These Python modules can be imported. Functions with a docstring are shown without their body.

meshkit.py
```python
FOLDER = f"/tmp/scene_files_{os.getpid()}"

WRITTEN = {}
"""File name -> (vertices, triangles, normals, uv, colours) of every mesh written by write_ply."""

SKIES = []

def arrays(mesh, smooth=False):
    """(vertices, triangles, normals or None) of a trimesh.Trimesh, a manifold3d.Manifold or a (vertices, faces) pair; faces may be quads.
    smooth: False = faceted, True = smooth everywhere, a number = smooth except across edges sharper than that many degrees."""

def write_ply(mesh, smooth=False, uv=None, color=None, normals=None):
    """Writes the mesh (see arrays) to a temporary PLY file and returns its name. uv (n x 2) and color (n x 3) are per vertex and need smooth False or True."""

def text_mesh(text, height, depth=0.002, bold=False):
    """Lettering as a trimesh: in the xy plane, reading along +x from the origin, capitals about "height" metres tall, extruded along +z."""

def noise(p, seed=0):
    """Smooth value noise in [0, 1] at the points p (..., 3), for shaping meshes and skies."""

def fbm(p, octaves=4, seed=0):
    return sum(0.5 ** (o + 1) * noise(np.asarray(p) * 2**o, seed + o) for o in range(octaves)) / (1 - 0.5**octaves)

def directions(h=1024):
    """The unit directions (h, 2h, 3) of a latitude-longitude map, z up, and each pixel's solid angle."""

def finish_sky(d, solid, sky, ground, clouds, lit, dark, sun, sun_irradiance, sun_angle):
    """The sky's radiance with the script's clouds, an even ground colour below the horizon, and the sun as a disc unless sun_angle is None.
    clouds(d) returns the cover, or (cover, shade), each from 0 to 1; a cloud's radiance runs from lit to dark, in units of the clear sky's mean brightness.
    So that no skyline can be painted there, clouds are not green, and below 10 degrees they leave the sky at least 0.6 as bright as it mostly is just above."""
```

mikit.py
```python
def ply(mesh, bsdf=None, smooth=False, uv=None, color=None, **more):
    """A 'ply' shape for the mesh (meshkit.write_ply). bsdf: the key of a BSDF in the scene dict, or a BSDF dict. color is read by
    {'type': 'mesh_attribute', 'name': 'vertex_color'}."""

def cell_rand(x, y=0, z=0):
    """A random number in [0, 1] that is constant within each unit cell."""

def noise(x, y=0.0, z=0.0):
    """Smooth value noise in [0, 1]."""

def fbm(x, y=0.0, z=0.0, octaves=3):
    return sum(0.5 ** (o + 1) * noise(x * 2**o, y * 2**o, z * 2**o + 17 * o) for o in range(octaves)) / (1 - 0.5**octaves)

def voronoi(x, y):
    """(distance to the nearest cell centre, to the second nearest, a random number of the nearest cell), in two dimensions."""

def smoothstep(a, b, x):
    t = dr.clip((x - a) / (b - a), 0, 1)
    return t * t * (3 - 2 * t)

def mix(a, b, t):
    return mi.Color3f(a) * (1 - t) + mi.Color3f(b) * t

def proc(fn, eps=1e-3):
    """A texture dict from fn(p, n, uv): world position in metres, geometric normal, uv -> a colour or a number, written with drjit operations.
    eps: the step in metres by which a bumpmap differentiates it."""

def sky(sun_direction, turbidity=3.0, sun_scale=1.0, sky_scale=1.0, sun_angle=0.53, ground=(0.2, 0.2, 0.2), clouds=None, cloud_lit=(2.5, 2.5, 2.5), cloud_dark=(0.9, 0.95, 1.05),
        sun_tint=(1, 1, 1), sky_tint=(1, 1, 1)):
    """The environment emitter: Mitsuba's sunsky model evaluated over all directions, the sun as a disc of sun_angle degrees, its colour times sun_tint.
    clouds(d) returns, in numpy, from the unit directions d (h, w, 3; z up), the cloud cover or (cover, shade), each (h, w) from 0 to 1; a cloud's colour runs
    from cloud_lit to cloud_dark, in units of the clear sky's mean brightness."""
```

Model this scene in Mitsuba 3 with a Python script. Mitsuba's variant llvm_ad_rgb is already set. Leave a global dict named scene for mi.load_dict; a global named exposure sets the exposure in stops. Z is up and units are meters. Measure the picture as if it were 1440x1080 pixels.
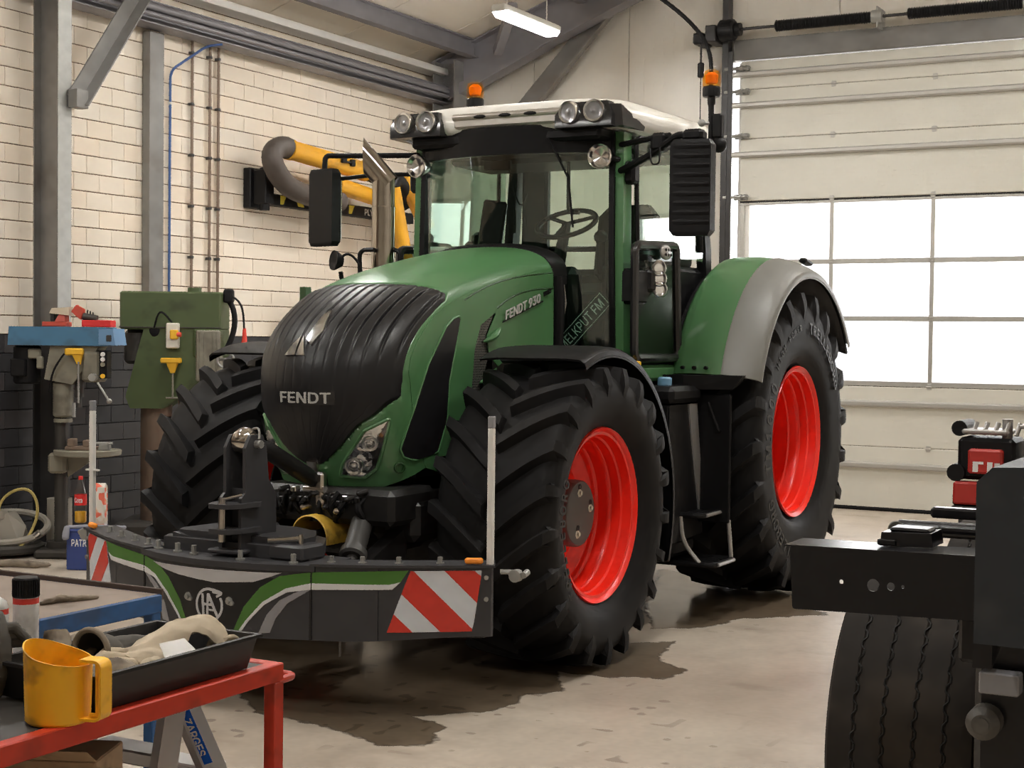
import math, random
import numpy as np, trimesh, shapely
from shapely.geometry import Polygon, Point, box as sbox
from shapely import affinity
import drjit as dr, mitsuba as mi, mikit, meshkit
from mikit import noise, fbm, smoothstep, mix, cell_rand
random.seed(7)
rng = np.random.default_rng(7)
scene, labels = {}, {}
PI = math.pi

# ---------------------------------------------------------------- camera, sky, exposure
def view_rows(yaw, pitch, roll):
    cy, sy = math.cos(yaw), math.sin(yaw)
    f = np.array([-sy*math.cos(pitch), cy*math.cos(pitch), -math.sin(pitch)])
    rt = np.array([cy, sy, 0.0]); up = np.cross(rt, f)
    c, s = math.cos(roll), math.sin(roll)
    return c*rt + s*up, -s*rt + c*up, f
EYE = np.array([0, 0, 1.76])
_r, _u, _f = view_rows(.50161, .03015, .01133)
scene['camera'] = {'type': 'perspective', 'fov_axis': 'x', 'fov': math.degrees(2*math.atan(720/2128.2)), 'near_clip': .05, 'far_clip': 400,
    'to_world': mi.ScalarTransform4f().look_at(origin=EYE.tolist(), target=(EYE+_f).tolist(), up=_u.tolist())}
exposure = 0.0
def overcast(d):
    return np.full(d.shape[:2], 1.0), np.zeros(d.shape[:2])
scene['sky'] = mikit.sky((0.3, 0.5, 0.8), turbidity=4, sun_scale=0.0, sky_scale=44.0, clouds=overcast, cloud_lit=(1, 1, 1), cloud_dark=(1, 1, 1), ground=(.3, .3, .3))
LAMP = 128.0

# ---------------------------------------------------------------- helpers
def cat(*ms):
    return trimesh.util.concatenate([m for m in ms if m is not None])
def mesh(v, f):
    return trimesh.Trimesh(np.asarray(v, float), np.asarray(f, int), process=False)
def hull(pts):
    return trimesh.convex.convex_hull(np.asarray(pts, float))
def box(x0, y0, z0, x1, y1, z1, b=0.004):
    """Chamfered box."""
    (x0, x1), (y0, y1), (z0, z1) = sorted((x0, x1)), sorted((y0, y1)), sorted((z0, z1))
    b = min(b, .45*min(x1-x0, y1-y0, z1-z0))
    if b <= 0:
        m = trimesh.creation.box((x1-x0, y1-y0, z1-z0)); m.apply_translation(((x0+x1)/2, (y0+y1)/2, (z0+z1)/2)); return m
    p = []
    for ax in range(3):
        for sx in (0, 1):
            for sy in (0, 1):
                for sz in (0, 1):
                    q = [x1-b if sx else x0+b, y1-b if sy else y0+b, z1-b if sz else z0+b]
                    q[ax] = (x1 if sx else x0, y1 if sy else y0, z1 if sz else z0)[ax]
                    p.append(q)
    return hull(p)
def cbox(c, s, b=0.004, rz=0, rx=0, ry=0):
    m = box(-s[0]/2, -s[1]/2, -s[2]/2, s[0]/2, s[1]/2, s[2]/2, b)
    return at(m, c, rx, ry, rz)
def at(m, c=(0, 0, 0), rx=0, ry=0, rz=0):
    m = m.copy()
    for a, ax in ((rx, (1, 0, 0)), (ry, (0, 1, 0)), (rz, (0, 0, 1))):
        if a: m.apply_transform(trimesh.transformations.rotation_matrix(math.radians(a), ax))
    m.apply_translation(c); return m
def sc(m, x, y, z):
    m = m.copy(); m.apply_transform(np.diag([x, y, z, 1.0]))
    if x*y*z < 0: m.invert()
    return m
def mirx(m): return sc(m, -1, 1, 1)
def frame(d):
    d = np.asarray(d, float); d = d/np.linalg.norm(d)
    a = np.array([0, 0, 1.0]) if abs(d[2]) < .9 else np.array([1.0, 0, 0])
    u = np.cross(a, d); u /= np.linalg.norm(u)
    return u, np.cross(d, u), d
def tube(pts, r, n=10, caps=True, closed=False):
    """Round bar along a polyline; r a number or one per point."""
    p = np.asarray(pts, float); k = len(p); r = np.broadcast_to(r, (k,))
    if closed: t = np.roll(p, -1, 0) - np.roll(p, 1, 0)
    else: t = np.gradient(p, axis=0)
    t /= np.linalg.norm(t, axis=1, keepdims=True)
    u = frame(t[0])[0]; V = []
    for i in range(k):
        u = u - t[i]*(u@t[i]); u /= np.linalg.norm(u); w = np.cross(t[i], u)
        a = np.arange(n)*2*PI/n
        V.append(p[i] + r[i]*(np.cos(a)[:, None]*u + np.sin(a)[:, None]*w))
    V = np.vstack(V); F = []
    for i in range(k if closed else k-1):
        j = (i+1) % k
        for q in range(n):
            a, b, c, d = i*n+q, i*n+(q+1) % n, j*n+(q+1) % n, j*n+q
            F += [[a, b, c], [a, c, d]]
    if caps and not closed:
        V = np.vstack([V, p[0], p[-1]]); m = len(V)
        for q in range(n):
            F.append([m-2, (q+1) % n, q]); F.append([m-1, (k-1)*n+q, (k-1)*n+(q+1) % n])
    return mesh(V, F)
def spline(pts, n=40, closed=False):
    from scipy.interpolate import CubicSpline
    p = np.asarray(pts, float)
    if closed: p = np.vstack([p, p[:1]])
    d = np.r_[0, np.cumsum(np.linalg.norm(np.diff(p, axis=0), axis=1))]
    s = CubicSpline(d, p, bc_type='periodic' if closed else 'not-a-knot' if len(p) > 3 else 'natural')
    return s(np.linspace(0, d[-1], n, endpoint=not closed))
def bend(pts, r=.05, n=5):
    """Polyline with rounded corners."""
    p = [np.asarray(q, float) for q in pts]; out = [p[0]]
    for a, b, c in zip(p, p[1:], p[2:]):
        da, dc = a-b, c-b; la, lc = np.linalg.norm(da), np.linalg.norm(dc); k = min(r, .45*la, .45*lc)
        A, C = b+da/la*k, b+dc/lc*k
        for t in np.linspace(0, 1, n): out.append((1-t)**2*A + 2*t*(1-t)*b + t*t*C)
    out.append(p[-1]); return np.array(out)
def cyl(a, b, r, r2=None, n=24, ch=0.0):
    """Cylinder or cone from a to b with chamfered rims."""
    r2 = r if r2 is None else r2; a, b = np.asarray(a, float), np.asarray(b, float); L = np.linalg.norm(b-a)
    prof = [(0, 0), (r, 0), (r2, L), (0, L)] if ch <= 0 else [(0, 0), (r-ch, 0), (r, ch), (r2, L-ch), (r2-ch, L), (0, L)]
    return lathe(prof, a, b-a, n)
def lathe(prof, o=(0, 0, 0), d=(0, 0, 1), n=32, a0=0.0, a1=None):
    """Revolve (radius, height) points about the axis d through o."""
    u, v, w = frame(d); o = np.asarray(o, float); prof = np.asarray(prof, float); full = a1 is None
    a = np.arange(n)*2*PI/n if full else np.linspace(a0, a1, n)
    V = np.array([o + w*h + rr*(math.cos(t)*u + math.sin(t)*v) for t in a for rr, h in prof]); k = len(prof); F = []
    for i in range(n if full else n-1):
        j = (i+1) % n
        for q in range(k-1):
            A, B, C, D = i*k+q, j*k+q, j*k+q+1, i*k+q+1
            if prof[q][0] > 1e-9: F.append([A, B, C])
            if prof[q+1][0] > 1e-9: F.append([A, C, D])
            elif prof[q][0] <= 1e-9: pass
    return mesh(V, F)
def ball(c, r, n=2):
    m = trimesh.creation.icosphere(n, r); m.apply_translation(c); return m
def ell(c, r, n=2):
    m = trimesh.creation.icosphere(n, 1.0); m.apply_transform(np.diag([*r, 1.0])); m.apply_translation(c); return m
def poly(p):
    return p if isinstance(p, (Polygon, shapely.MultiPolygon)) else Polygon(p).buffer(0)
def rpoly(p, r, q=4):
    return poly(p).buffer(-r).buffer(r, quad_segs=q)
def prism(p, o, u, v, t):
    """Polygon p in the plane o + x u + y v, thickened by the vector t (from the plane)."""
    o, u, v, t = (np.asarray(x, float) for x in (o, u, v, t)); out = []
    p = poly(p)
    for g in getattr(p, 'geoms', [p]):
        if g.is_empty or g.area < 1e-9: continue
        m = trimesh.creation.extrude_polygon(g, 1.0, engine='earcut'); w = m.vertices
        V = o + w[:, :1]*u + w[:, 1:2]*v + w[:, 2:]*t
        m = mesh(V, m.faces)
        if np.cross(u, v)@t < 0: m.invert()
        out.append(m)
    return cat(*out)
def grid(P, flip=False, closed_u=False, closed_v=False):
    """Surface through the points P (n, m, 3)."""
    n, m = P.shape[:2]; F = []
    for i in range(n if closed_u else n-1):
        for j in range(m if closed_v else m-1):
            a, b, c, d = i*m+j, ((i+1) % n)*m+j, ((i+1) % n)*m+(j+1) % m, i*m+(j+1) % m
            F += [[a, b, c], [a, c, d]] if not flip else [[a, c, b], [a, d, c]]
    return mesh(P.reshape(-1, 3), F)
def slab(P, Q):
    """Closed shell between two equal point grids (P outside, Q inside)."""
    n, m = P.shape[:2]; A, B = grid(P), grid(Q, True); V = np.vstack([A.vertices, B.vertices]); F = [*A.faces, *(B.faces+n*m)]
    rim = [(0, j) for j in range(m)] + [(i, m-1) for i in range(1, n)] + [(n-1, j) for j in range(m-2, -1, -1)] + [(i, 0) for i in range(n-2, 0, -1)]
    idx = [i*m+j for i, j in rim]
    for a, b in zip(idx, idx[1:]+idx[:1]): F += [[a, a+n*m, b], [b, a+n*m, b+n*m]]
    return mesh(V, F)
def patch(p, fn, h=.03, thick=.004, hole=None):
    """Flat polygon p(a, b) laid on the surface fn(a, b, off) -> xyz, a sheet 'thick' proud of it."""
    p = poly(p); out = []
    for g in getattr(p, 'geoms', [p]):
        if g.is_empty or g.area < 1e-8: continue
        g = shapely.segmentize(g, h)
        x0, y0, x1, y1 = g.bounds; pts = []
        inner = g.buffer(-h*.45)
        for a in np.arange(x0, x1, h):
            for b in np.arange(y0, y1, h):
                if inner.contains(Point(a, b)): pts.append((a, b))
        V2, F = tri_poly(g, pts)
        top = fn(V2[:, 0], V2[:, 1], thick); bot = fn(V2[:, 0], V2[:, 1], -.002)
        V = np.vstack([top, bot]); n = len(V2)
        e = np.sort(np.vstack([F[:, [0, 1]], F[:, [1, 2]], F[:, [2, 0]]]), 1)
        ed = np.vstack([F[:, [0, 1]], F[:, [1, 2]], F[:, [2, 0]]])
        _, inv, cnt = np.unique(e, axis=0, return_inverse=True, return_counts=True)
        bd = ed[cnt[inv.ravel()] == 1]
        side = np.vstack([np.c_[bd[:, 0], bd[:, 0]+n, bd[:, 1]], np.c_[bd[:, 1], bd[:, 0]+n, bd[:, 1]+n]])
        out.append(mesh(V, np.vstack([F, F[:, ::-1]+n, side])))
    return cat(*out)
def tri_poly(g, extra):
    from scipy.spatial import Delaunay
    pts = [q for r in [g.exterior, *g.interiors] for q in list(r.coords)[:-1]] + list(extra)
    pts = np.array(pts); jit = pts + np.random.default_rng(1).normal(0, 1e-7, pts.shape)
    t = Delaunay(jit).simplices; c = pts[t].mean(1); gb = g.buffer(1e-7)
    keep = shapely.contains_xy(gb, c[:, 0], c[:, 1])
    t = t[keep]; a = pts[t]
    ar = (a[:, 1, 0]-a[:, 0, 0])*(a[:, 2, 1]-a[:, 0, 1]) - (a[:, 1, 1]-a[:, 0, 1])*(a[:, 2, 0]-a[:, 0, 0])
    t = t[abs(ar) > 1e-10]; ar = ar[abs(ar) > 1e-10]
    t[ar < 0] = t[ar < 0][:, ::-1]
    return pts, t
_tp = {}
def text_poly(s, h, bold=False):
    """Lettering as shapely polygons, capitals h tall, centred on the origin."""
    k = (s, bold)
    if k not in _tp:
        m = meshkit.text_mesh(s, 1.0, 0.01, bold)
        f = m.faces[(m.face_normals[:, 2] > .9)]; v = m.vertices[:, :2]
        _tp[k] = shapely.union_all([Polygon(v[t]) for t in f]).buffer(.004)
    p = _tp[k]; x0, y0, x1, y1 = p.bounds
    return affinity.scale(affinity.translate(p, -(x0+x1)/2, -(y0+y1)/2), h, h, origin=(0, 0))
def text(s, h, o, u, v, t=.002, bold=False, width=None):
    p = text_poly(s, h, bold)
    if width: x0, _, x1, _ = p.bounds; p = affinity.scale(p, width/(x1-x0), 1, origin=(0, 0))
    u, v = (np.asarray(x, float)/np.linalg.norm(x) for x in (u, v)); n = np.cross(u, v)
    return prism(p, np.asarray(o, float)-n*.0005, u, v, n*(t+.0005))

# ---------------------------------------------------------------- entries
XF = np.eye(4)           # where the thing being built stands
def key(name, parent=None):
    k = f'{parent}__{name}' if parent else name
    if k not in scene and k not in labels and not any(x.startswith(k+'__') for x in scene): return k
    i = 1
    while True:
        q = f'{k}_{i:03d}'
        if q not in scene and q not in labels and not any(x.startswith(q+'__') for x in scene): return q
        i += 1
def obj(name, m, mat, parent=None, smooth=30, label=None, kind=None, color=None):
    k = key(name, parent)
    m = m.copy(); m.apply_transform(XF)
    scene[k] = mikit.ply(m, mat, smooth=smooth, **({'color': color} if color is not None else {}))
    if label or kind: labels[k] = {**({'label': label} if label else {}), **({'kind': kind} if kind else {})}
    return k
def thing(name, label, cat_, loc=(0, 0, 0), rz=0, group=None, kind=None):
    global XF
    k = key(name); labels[k] = {'label': label, 'category': cat_}
    if group: labels[k]['group'] = group
    if kind: labels[k]['kind'] = kind
    XF = trimesh.transformations.translation_matrix(loc) @ trimesh.transformations.rotation_matrix(math.radians(rz), (0, 0, 1))
    return k
def single(name, m, mat, label, cat_, loc=(0, 0, 0), rz=0, group=None, smooth=30):
    k = thing(name, label, cat_, loc, rz, group); d = labels.pop(k)
    k2 = obj(name, m, mat, None, smooth); labels[k2] = d; return k2
def struct(name, m=None, mat=None, smooth=False):
    global XF
    XF = np.eye(4); labels[name] = {'kind': 'structure'}
    if m is not None: scene[name] = mikit.ply(m, mat, smooth=smooth)
    return name

# ---------------------------------------------------------------- materials
def rgb(c): return {'type': 'rgb', 'value': list(c)}
def srgb(r, g, b):
    return [((x/255+.055)/1.055)**2.4 if x > 10 else x/255/12.92 for x in (r, g, b)]
def mat(name, color, rough=.5, metal=0.0, coat=0.0, spec=.5, bump=None, bs=.001, **kw):
    d = {'type': 'principled', 'base_color': mikit.proc(color) if callable(color) else rgb(color), 'roughness': mikit.proc(rough) if callable(rough) else rough, 'metallic': metal, 'specular': spec}
    if coat: d['clearcoat'] = coat; d['clearcoat_gloss'] = kw.get('gloss', .95)
    if 'sheen' in kw: d['sheen'] = kw['sheen']
    if bump is not None: d = {'type': 'bumpmap', 'arbitrary': mikit.proc(bump, eps=kw.get('eps', 1e-3)), 'scale': bs, 'bsdf': d}
    scene[name] = {'type': 'twosided', 'bsdf': d}
    return name
def varied(c, amp=.12, f=3.0, dirt=None, damt=.4, df=2.0):
    c = list(c)
    def fn(p, n, uv):
        a = 1 + amp*(fbm(p.x*f, p.y*f, p.z*f)-.5)*2
        k = mi.Color3f(c)*a
        if dirt is not None:
            k = mix(k, dirt, damt*smoothstep(.5, .75, fbm(p.x*df+7, p.y*df, p.z*df, octaves=4)))
        return k
    return fn
# ================================================================ materials of the place
WET = [[(-4.88, 6.01), (-4.41, 5.62), (-4.01, 5.55), (-3.57, 5.4), (-3.42, 5.52), (-3.53, 5.84), (-3.71, 5.92), (-3.61, 6.06), (-3.44, 6.21), (-3.51, 6.58), (-3.38, 6.72), (-3.58, 7.11), (-3.33, 7.12), (-3.03, 7.25), (-3.02, 7.51), (-3.25, 7.62), (-3.41, 8.21), (-3.6, 7.97), (-4.49, 8.05), (-5.5, 7.6), (-5.5, 6.6)],
       [(-3.63, 8.46), (-3.4, 8.68), (-3.27, 9.1), (-2.86, 9.5), (-3.21, 9.9), (-3.18, 10.44), (-4.04, 10.45), (-4.56, 10.73), (-4.04, 9.22)]]
def wet_at(p):
    x = p.x + .10*(fbm(p.x*5, p.y*5, 3.0)-.5) + .03*(noise(p.x*31, p.y*31)-.5)
    y = p.y + .10*(fbm(p.x*5+9, p.y*5, 8.0)-.5) + .03*(noise(p.x*31, p.y*31, 5.0)-.5)
    best = mi.Float(-9)
    for q in WET:
        d = mi.Float(1e9); s = mi.Bool(False)
        for (ax, ay), (bx, by) in zip(q, q[1:]+q[:1]):
            ex, ey = bx-ax, by-ay; wx, wy = x-ax, y-ay
            t = dr.clip((wx*ex+wy*ey)/(ex*ex+ey*ey), 0, 1)
            d = dr.minimum(d, dr.square(wx-ex*t)+dr.square(wy-ey*t))
            if abs(by-ay) > 1e-9:
                s ^= ((ay > y) ^ (by > y)) & (x < (bx-ax)*(y-ay)/(by-ay)+ax)
        best = dr.maximum(best, dr.select(s, dr.sqrt(d), -dr.sqrt(d)))
    return best
def floor_color(p, n, uv):
    a = fbm(p.x*.7, p.y*.7, octaves=4); b = fbm(p.x*6+3, p.y*3, octaves=3); c = noise(p.x*40, p.y*40)
    k = mix((.345, .29, .235), (.435, .38, .315), smoothstep(.3, .7, a)) * (.86+.22*b+.06*c)
    k = mix(k, (.17, .125, .09), .30*smoothstep(.55, .85, fbm(p.x*2.3+11, p.y*4.1, octaves=4)))
    k = mix(k, (.12, .09, .07), .5*smoothstep(.84, .90, noise(p.x*14, p.y*14, 2.0))*smoothstep(.55, .8, noise(p.x*.9, p.y*.9, 4.0)))
    cr = dr.abs(fbm(p.x*.35+2.2, p.y*.55+.7, octaves=5)-.5)
    k = mix(k, (.10, .075, .06), .7*(1-smoothstep(.0006, .0022, cr))*smoothstep(.55, .7, noise(p.x*.5, p.y*.5, 9.0)))
    w = wet_at(p)
    k = mix(k, k*mi.Color3f(.30, .27, .23), smoothstep(-.004, .012, w))
    return mix(k, k*.55, smoothstep(-.012, 0, w)*(1-smoothstep(0.003, .02, w)))
def floor_rough(p, n, uv):
    return .55 - .16*fbm(p.x*2, p.y*2) - .30*smoothstep(-.002, .03, wet_at(p))
mat('floor_paint', floor_color, floor_rough, spec=.5)
mat('block_cream', varied((.78, .70, .59), .05, 2.5), .75)
mat('block_cream_warm', varied((.80, .70, .575), .05, 2.5), .75)
mat('block_cream_pale', varied((.78, .715, .62), .05, 2.5), .75)
mat('block_dark', varied((.024, .024, .027), .25, 3), .55)
mat('block_dark_worn', varied((.042, .040, .042), .3, 3), .55)
mat('mortar', varied((.20, .155, .12), .1, 4), .9)
mat('mortar_dark', (.016, .016, .017), .8)
mat('panel_white', varied((.72, .69, .63), .04, 1.5), .38, spec=.5)
mat('ceiling_panel', varied((.66, .61, .53), .04, 1.0), .5)
mat('steel_grey', varied((.185, .18, .172), .22, 5, (.12, .10, .085), .5, 3), .45, .35)
mat('steel_blue', varied((.20, .195, .21), .18, 4), .45, .3)
mat('galvanised', varied((.35, .35, .335), .15, 14), .42, .6)
mat('steel_dark', varied((.035, .034, .035), .2, 5), .5, .2)
mat('black_plastic', (.007, .007, .008), .42, spec=.2)
mat('black_gloss', (.010, .010, .011), .18, coat=.6)
mat('rubber_black', (.008, .008, .009), .6, spec=.2)
mat('chrome', (.80, .79, .77), .12, 1.0)
mat('polished_steel', (.62, .58, .52), .14, 1.0)
mat('white_paint', (.75, .74, .71), .4)
mat('door_panel', varied((.66, .645, .58), .04, 1.2), .42)
mat('door_rail', (.50, .49, .46), .38, .45)
mat('pipe_brown', (.20, .145, .11), .5, .2)
mat('hose_blue', (.05, .10, .26), .45)
mat('asphalt', varied((.62, .61, .59), .1, 1), .8)
scene['pane_clear'] = {'type': 'thindielectric', 'int_ior': 1.5}
scene['lamp_shell'] = {'type': 'twosided', 'bsdf': {'type': 'diffuse', 'reflectance': rgb((.8, .8, .78))}}

# ================================================================ the setting
XL, YB, XR, YF = -9.6, 15.74, 3.4, -5.0
EAVE, SLOPE, RIDGE = 5.02, .36, -3.1
def ceil_z(x): return EAVE + SLOPE*((x-XL) if x < RIDGE else (2*RIDGE-XL-x))
struct('floor', box(XL-.3, YF-.3, -.25, XR+.3, YB+.3, 0, 0), 'floor_paint')
struct('yard', box(-40, YB+.31, -.3, 40, 60, -.03, 0), 'asphalt')
# left wall: mortar core with blocks in front
CO, BL, BH = .1558, .312, .1465
SPLIT = 1.752
struct('wall_left', box(XL-.3, YF-.3, 0, XL-.006, YB+.3, EAVE, 0), 'mortar')
obj('lower_mortar', box(XL-.1, YF, 0, XL-.0055, YB, SPLIT-.004, 0), 'mortar_dark', 'wall_left', False)
blocks = []
r0 = SPLIT - 12*CO
for r in range(-1, 33):
    z = r0 + r*CO
    if z + BH > EAVE or z + BH < .02: continue
    for c in range(0, 68):
        y = 2.9 + c*BL*.98 + (.5*BL*.98 if r % 2 else 0)
        if y + BL > YB: continue
        blocks.append((y, max(z, 0.0), z+BH, r))
def px(p):
    v = np.array([_r, _u, _f]) @ (np.asarray(p)-EYE)
    return (720+2128.2*v[0]/v[2], 540-2128.2*v[1]/v[2], v[2]) if v[2] > .1 else (-999, -999, 99)
near = []
for i, (y, z, z1, r) in enumerate(blocks):
    u, v, d = px((XL, y+.15, z+.07))
    near.append((d if (-20 < u < 600 and -10 < v < 800 and not (v > 520 and u > 200)) else 1e3, i))
near.sort(); keep = {i for d, i in near[:300] if d < 900}
rest = {'block_cream': [], 'block_dark': []}
bm = {}
def block_mesh(h):
    h = round(h, 4)
    if h not in bm: bm[h] = mikit.ply(box(0, 0, 0, .018, BL*.98-.0035, h, .0015), smooth=False)
    return bm[h]
for i, (y, z, z1, r) in enumerate(blocks):
    dark = r < 12
    j = rng.normal(0, .0012)
    if i in keep:
        m = random.choice(['block_dark', 'block_dark_worn']) if dark else random.choice(['block_cream', 'block_cream', 'block_cream_warm', 'block_cream_pale'])
        scene[key('block', 'wall_left')] = {**block_mesh(z1-z), 'bsdf': {'type': 'ref', 'id': m}, 'to_world': mi.ScalarTransform4f().translate([XL-.014+j, float(y), float(z)])}
    else:
        rest['block_dark' if dark else 'block_cream'].append(box(XL-.014+j, y, z, XL+.004+j, y+BL*.98-.0035, z1, 0))
for m, ms in rest.items():
    obj('far_blocks' if m == 'block_cream' else 'far_dark_blocks', cat(*ms), m, 'wall_left', False, kind='stuff')
# end wall of upright sandwich panels round the door opening
DX0, DX1, DZ = -5.98, -0.75, 4.80
struct('wall_back', box(XL, YB+.28, 0, XL+.02, YB+.3, .1, 0), 'panel_white')
x = XL
while x < XR:
    x1 = min(x+1.215, XR)
    z1 = max(ceil_z(x), ceil_z(x1))+.1
    a, b = x+.004, x1-.004
    for lo, hi, za in ([(a, b, 0)] if b < DX0+.12 or a > DX1 else [(a, b, DZ)] + ([(a, DX0+.12, 0)] if a < DX0 < b else []) + ([(DX1, b, 0)] if a < DX1 < b else [])):
        obj('panel', cat(box(lo, YB, za, hi, YB+.12, z1, .004), *[box(lo+.06+k*.12, YB-.0012, za, lo+.066+k*.12, YB+.01, z1, 0) for k in range(int((hi-lo-.1)/.12))]), 'panel_white', 'wall_back', False)
    x = x1
struct('wall_right', box(XR, YF-.3, 0, XR+.2, YB+.3, ceil_z(XR)+.2, 0), 'panel_white')
struct('wall_front', prism([(XL, 0), (XR, 0), (XR, ceil_z(XR)+.2), (RIDGE, ceil_z(RIDGE)+.2), (XL, EAVE+.2)], (0, YF, 0), (1, 0, 0), (0, 0, 1), (0, -.2, 0)), 'panel_white')
struct('ceiling', cat(prism([(XL-.3, ceil_z(XL-.3)), (RIDGE, ceil_z(RIDGE)), (RIDGE, ceil_z(RIDGE)+.15), (XL-.3, ceil_z(XL-.3)+.15)], (0, YF-.3, 0), (1, 0, 0), (0, 0, 1), (0, YB-YF+.6, 0)),
    prism([(XR+.3, ceil_z(XR+.3)), (XR+.3, ceil_z(XR+.3)+.15), (RIDGE, ceil_z(RIDGE)+.15), (RIDGE, ceil_z(RIDGE))], (0, YF-.3, 0), (1, 0, 0), (0, 0, 1), (0, YB-YF+.6, 0))), 'ceiling_panel')
for k in range(16):   # seams of the roof panels, left slope
    y = YF + .4 + k*1.3
    obj('seam_trim', prism([(XL, ceil_z(XL)-.006), (RIDGE, ceil_z(RIDGE)-.006), (RIDGE, ceil_z(RIDGE)+.01), (XL, ceil_z(XL)+.01)], (0, y, 0), (1, 0, 0), (0, 0, 1), (0, .03, 0)), 'ceiling_panel', 'ceiling', False)

# ---- sectional door
struct('door_1')
yd = YB - .02          # inner face of the leaf
for z0, z1 in [(.03, .671), (.675, 1.30), (3.28, 3.95), (3.954, 4.483), (4.487, 4.79)]:
    g = [box(-5.80, yd-.04, z0, DX1+.02, yd, z1, .006)]
    g += [box(-5.79, yd-.042, z0+.06+q*.05, DX1, yd-.03, z0+.064+q*.05, 0) for q in range(int((z1-z0-.1)/.05))]
    obj('panel', cat(*g), 'door_panel', 'door_1', False)
for z in (.477, 1.122, 3.78, 4.313, 4.645):     # reinforcing rails
    obj('rail', cat(prism([(0, 0), (-.05, .006), (-.062, .02), (-.062, .05), (-.05, .064), (0, .07)], (-5.98, yd-.04, z-.035), (0, 1, 0), (0, 0, 1), (DX1+5.95, 0, 0))), 'door_rail', 'door_1', 25)
WZ = [1.345, 2.022, 2.626, 3.262]; WX = [-5.765, -4.77, -3.71, -2.65, -1.59, -.76]
for i in range(3):
    z0, z1 = WZ[i], WZ[i+1]
    obj('window_frame', cat(box(-5.80, yd-.04, z0-.04, DX1, yd, z0+.012, .004), box(-5.80, yd-.04, z1-.03, DX1, yd, z1-.002, .004)), 'door_rail', 'door_1', False)
    for a, b in zip(WX, WX[1:]):
        obj('mullion', box(a-.022, yd-.038, z0, a+.022, yd-.004, z1, .004), 'door_rail', 'door_1', False)
        obj('pane', box(a+.01, yd-.020, z0, b-.01, yd-.019, z1, 0), 'pane_clear', 'door_1', False)
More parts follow.
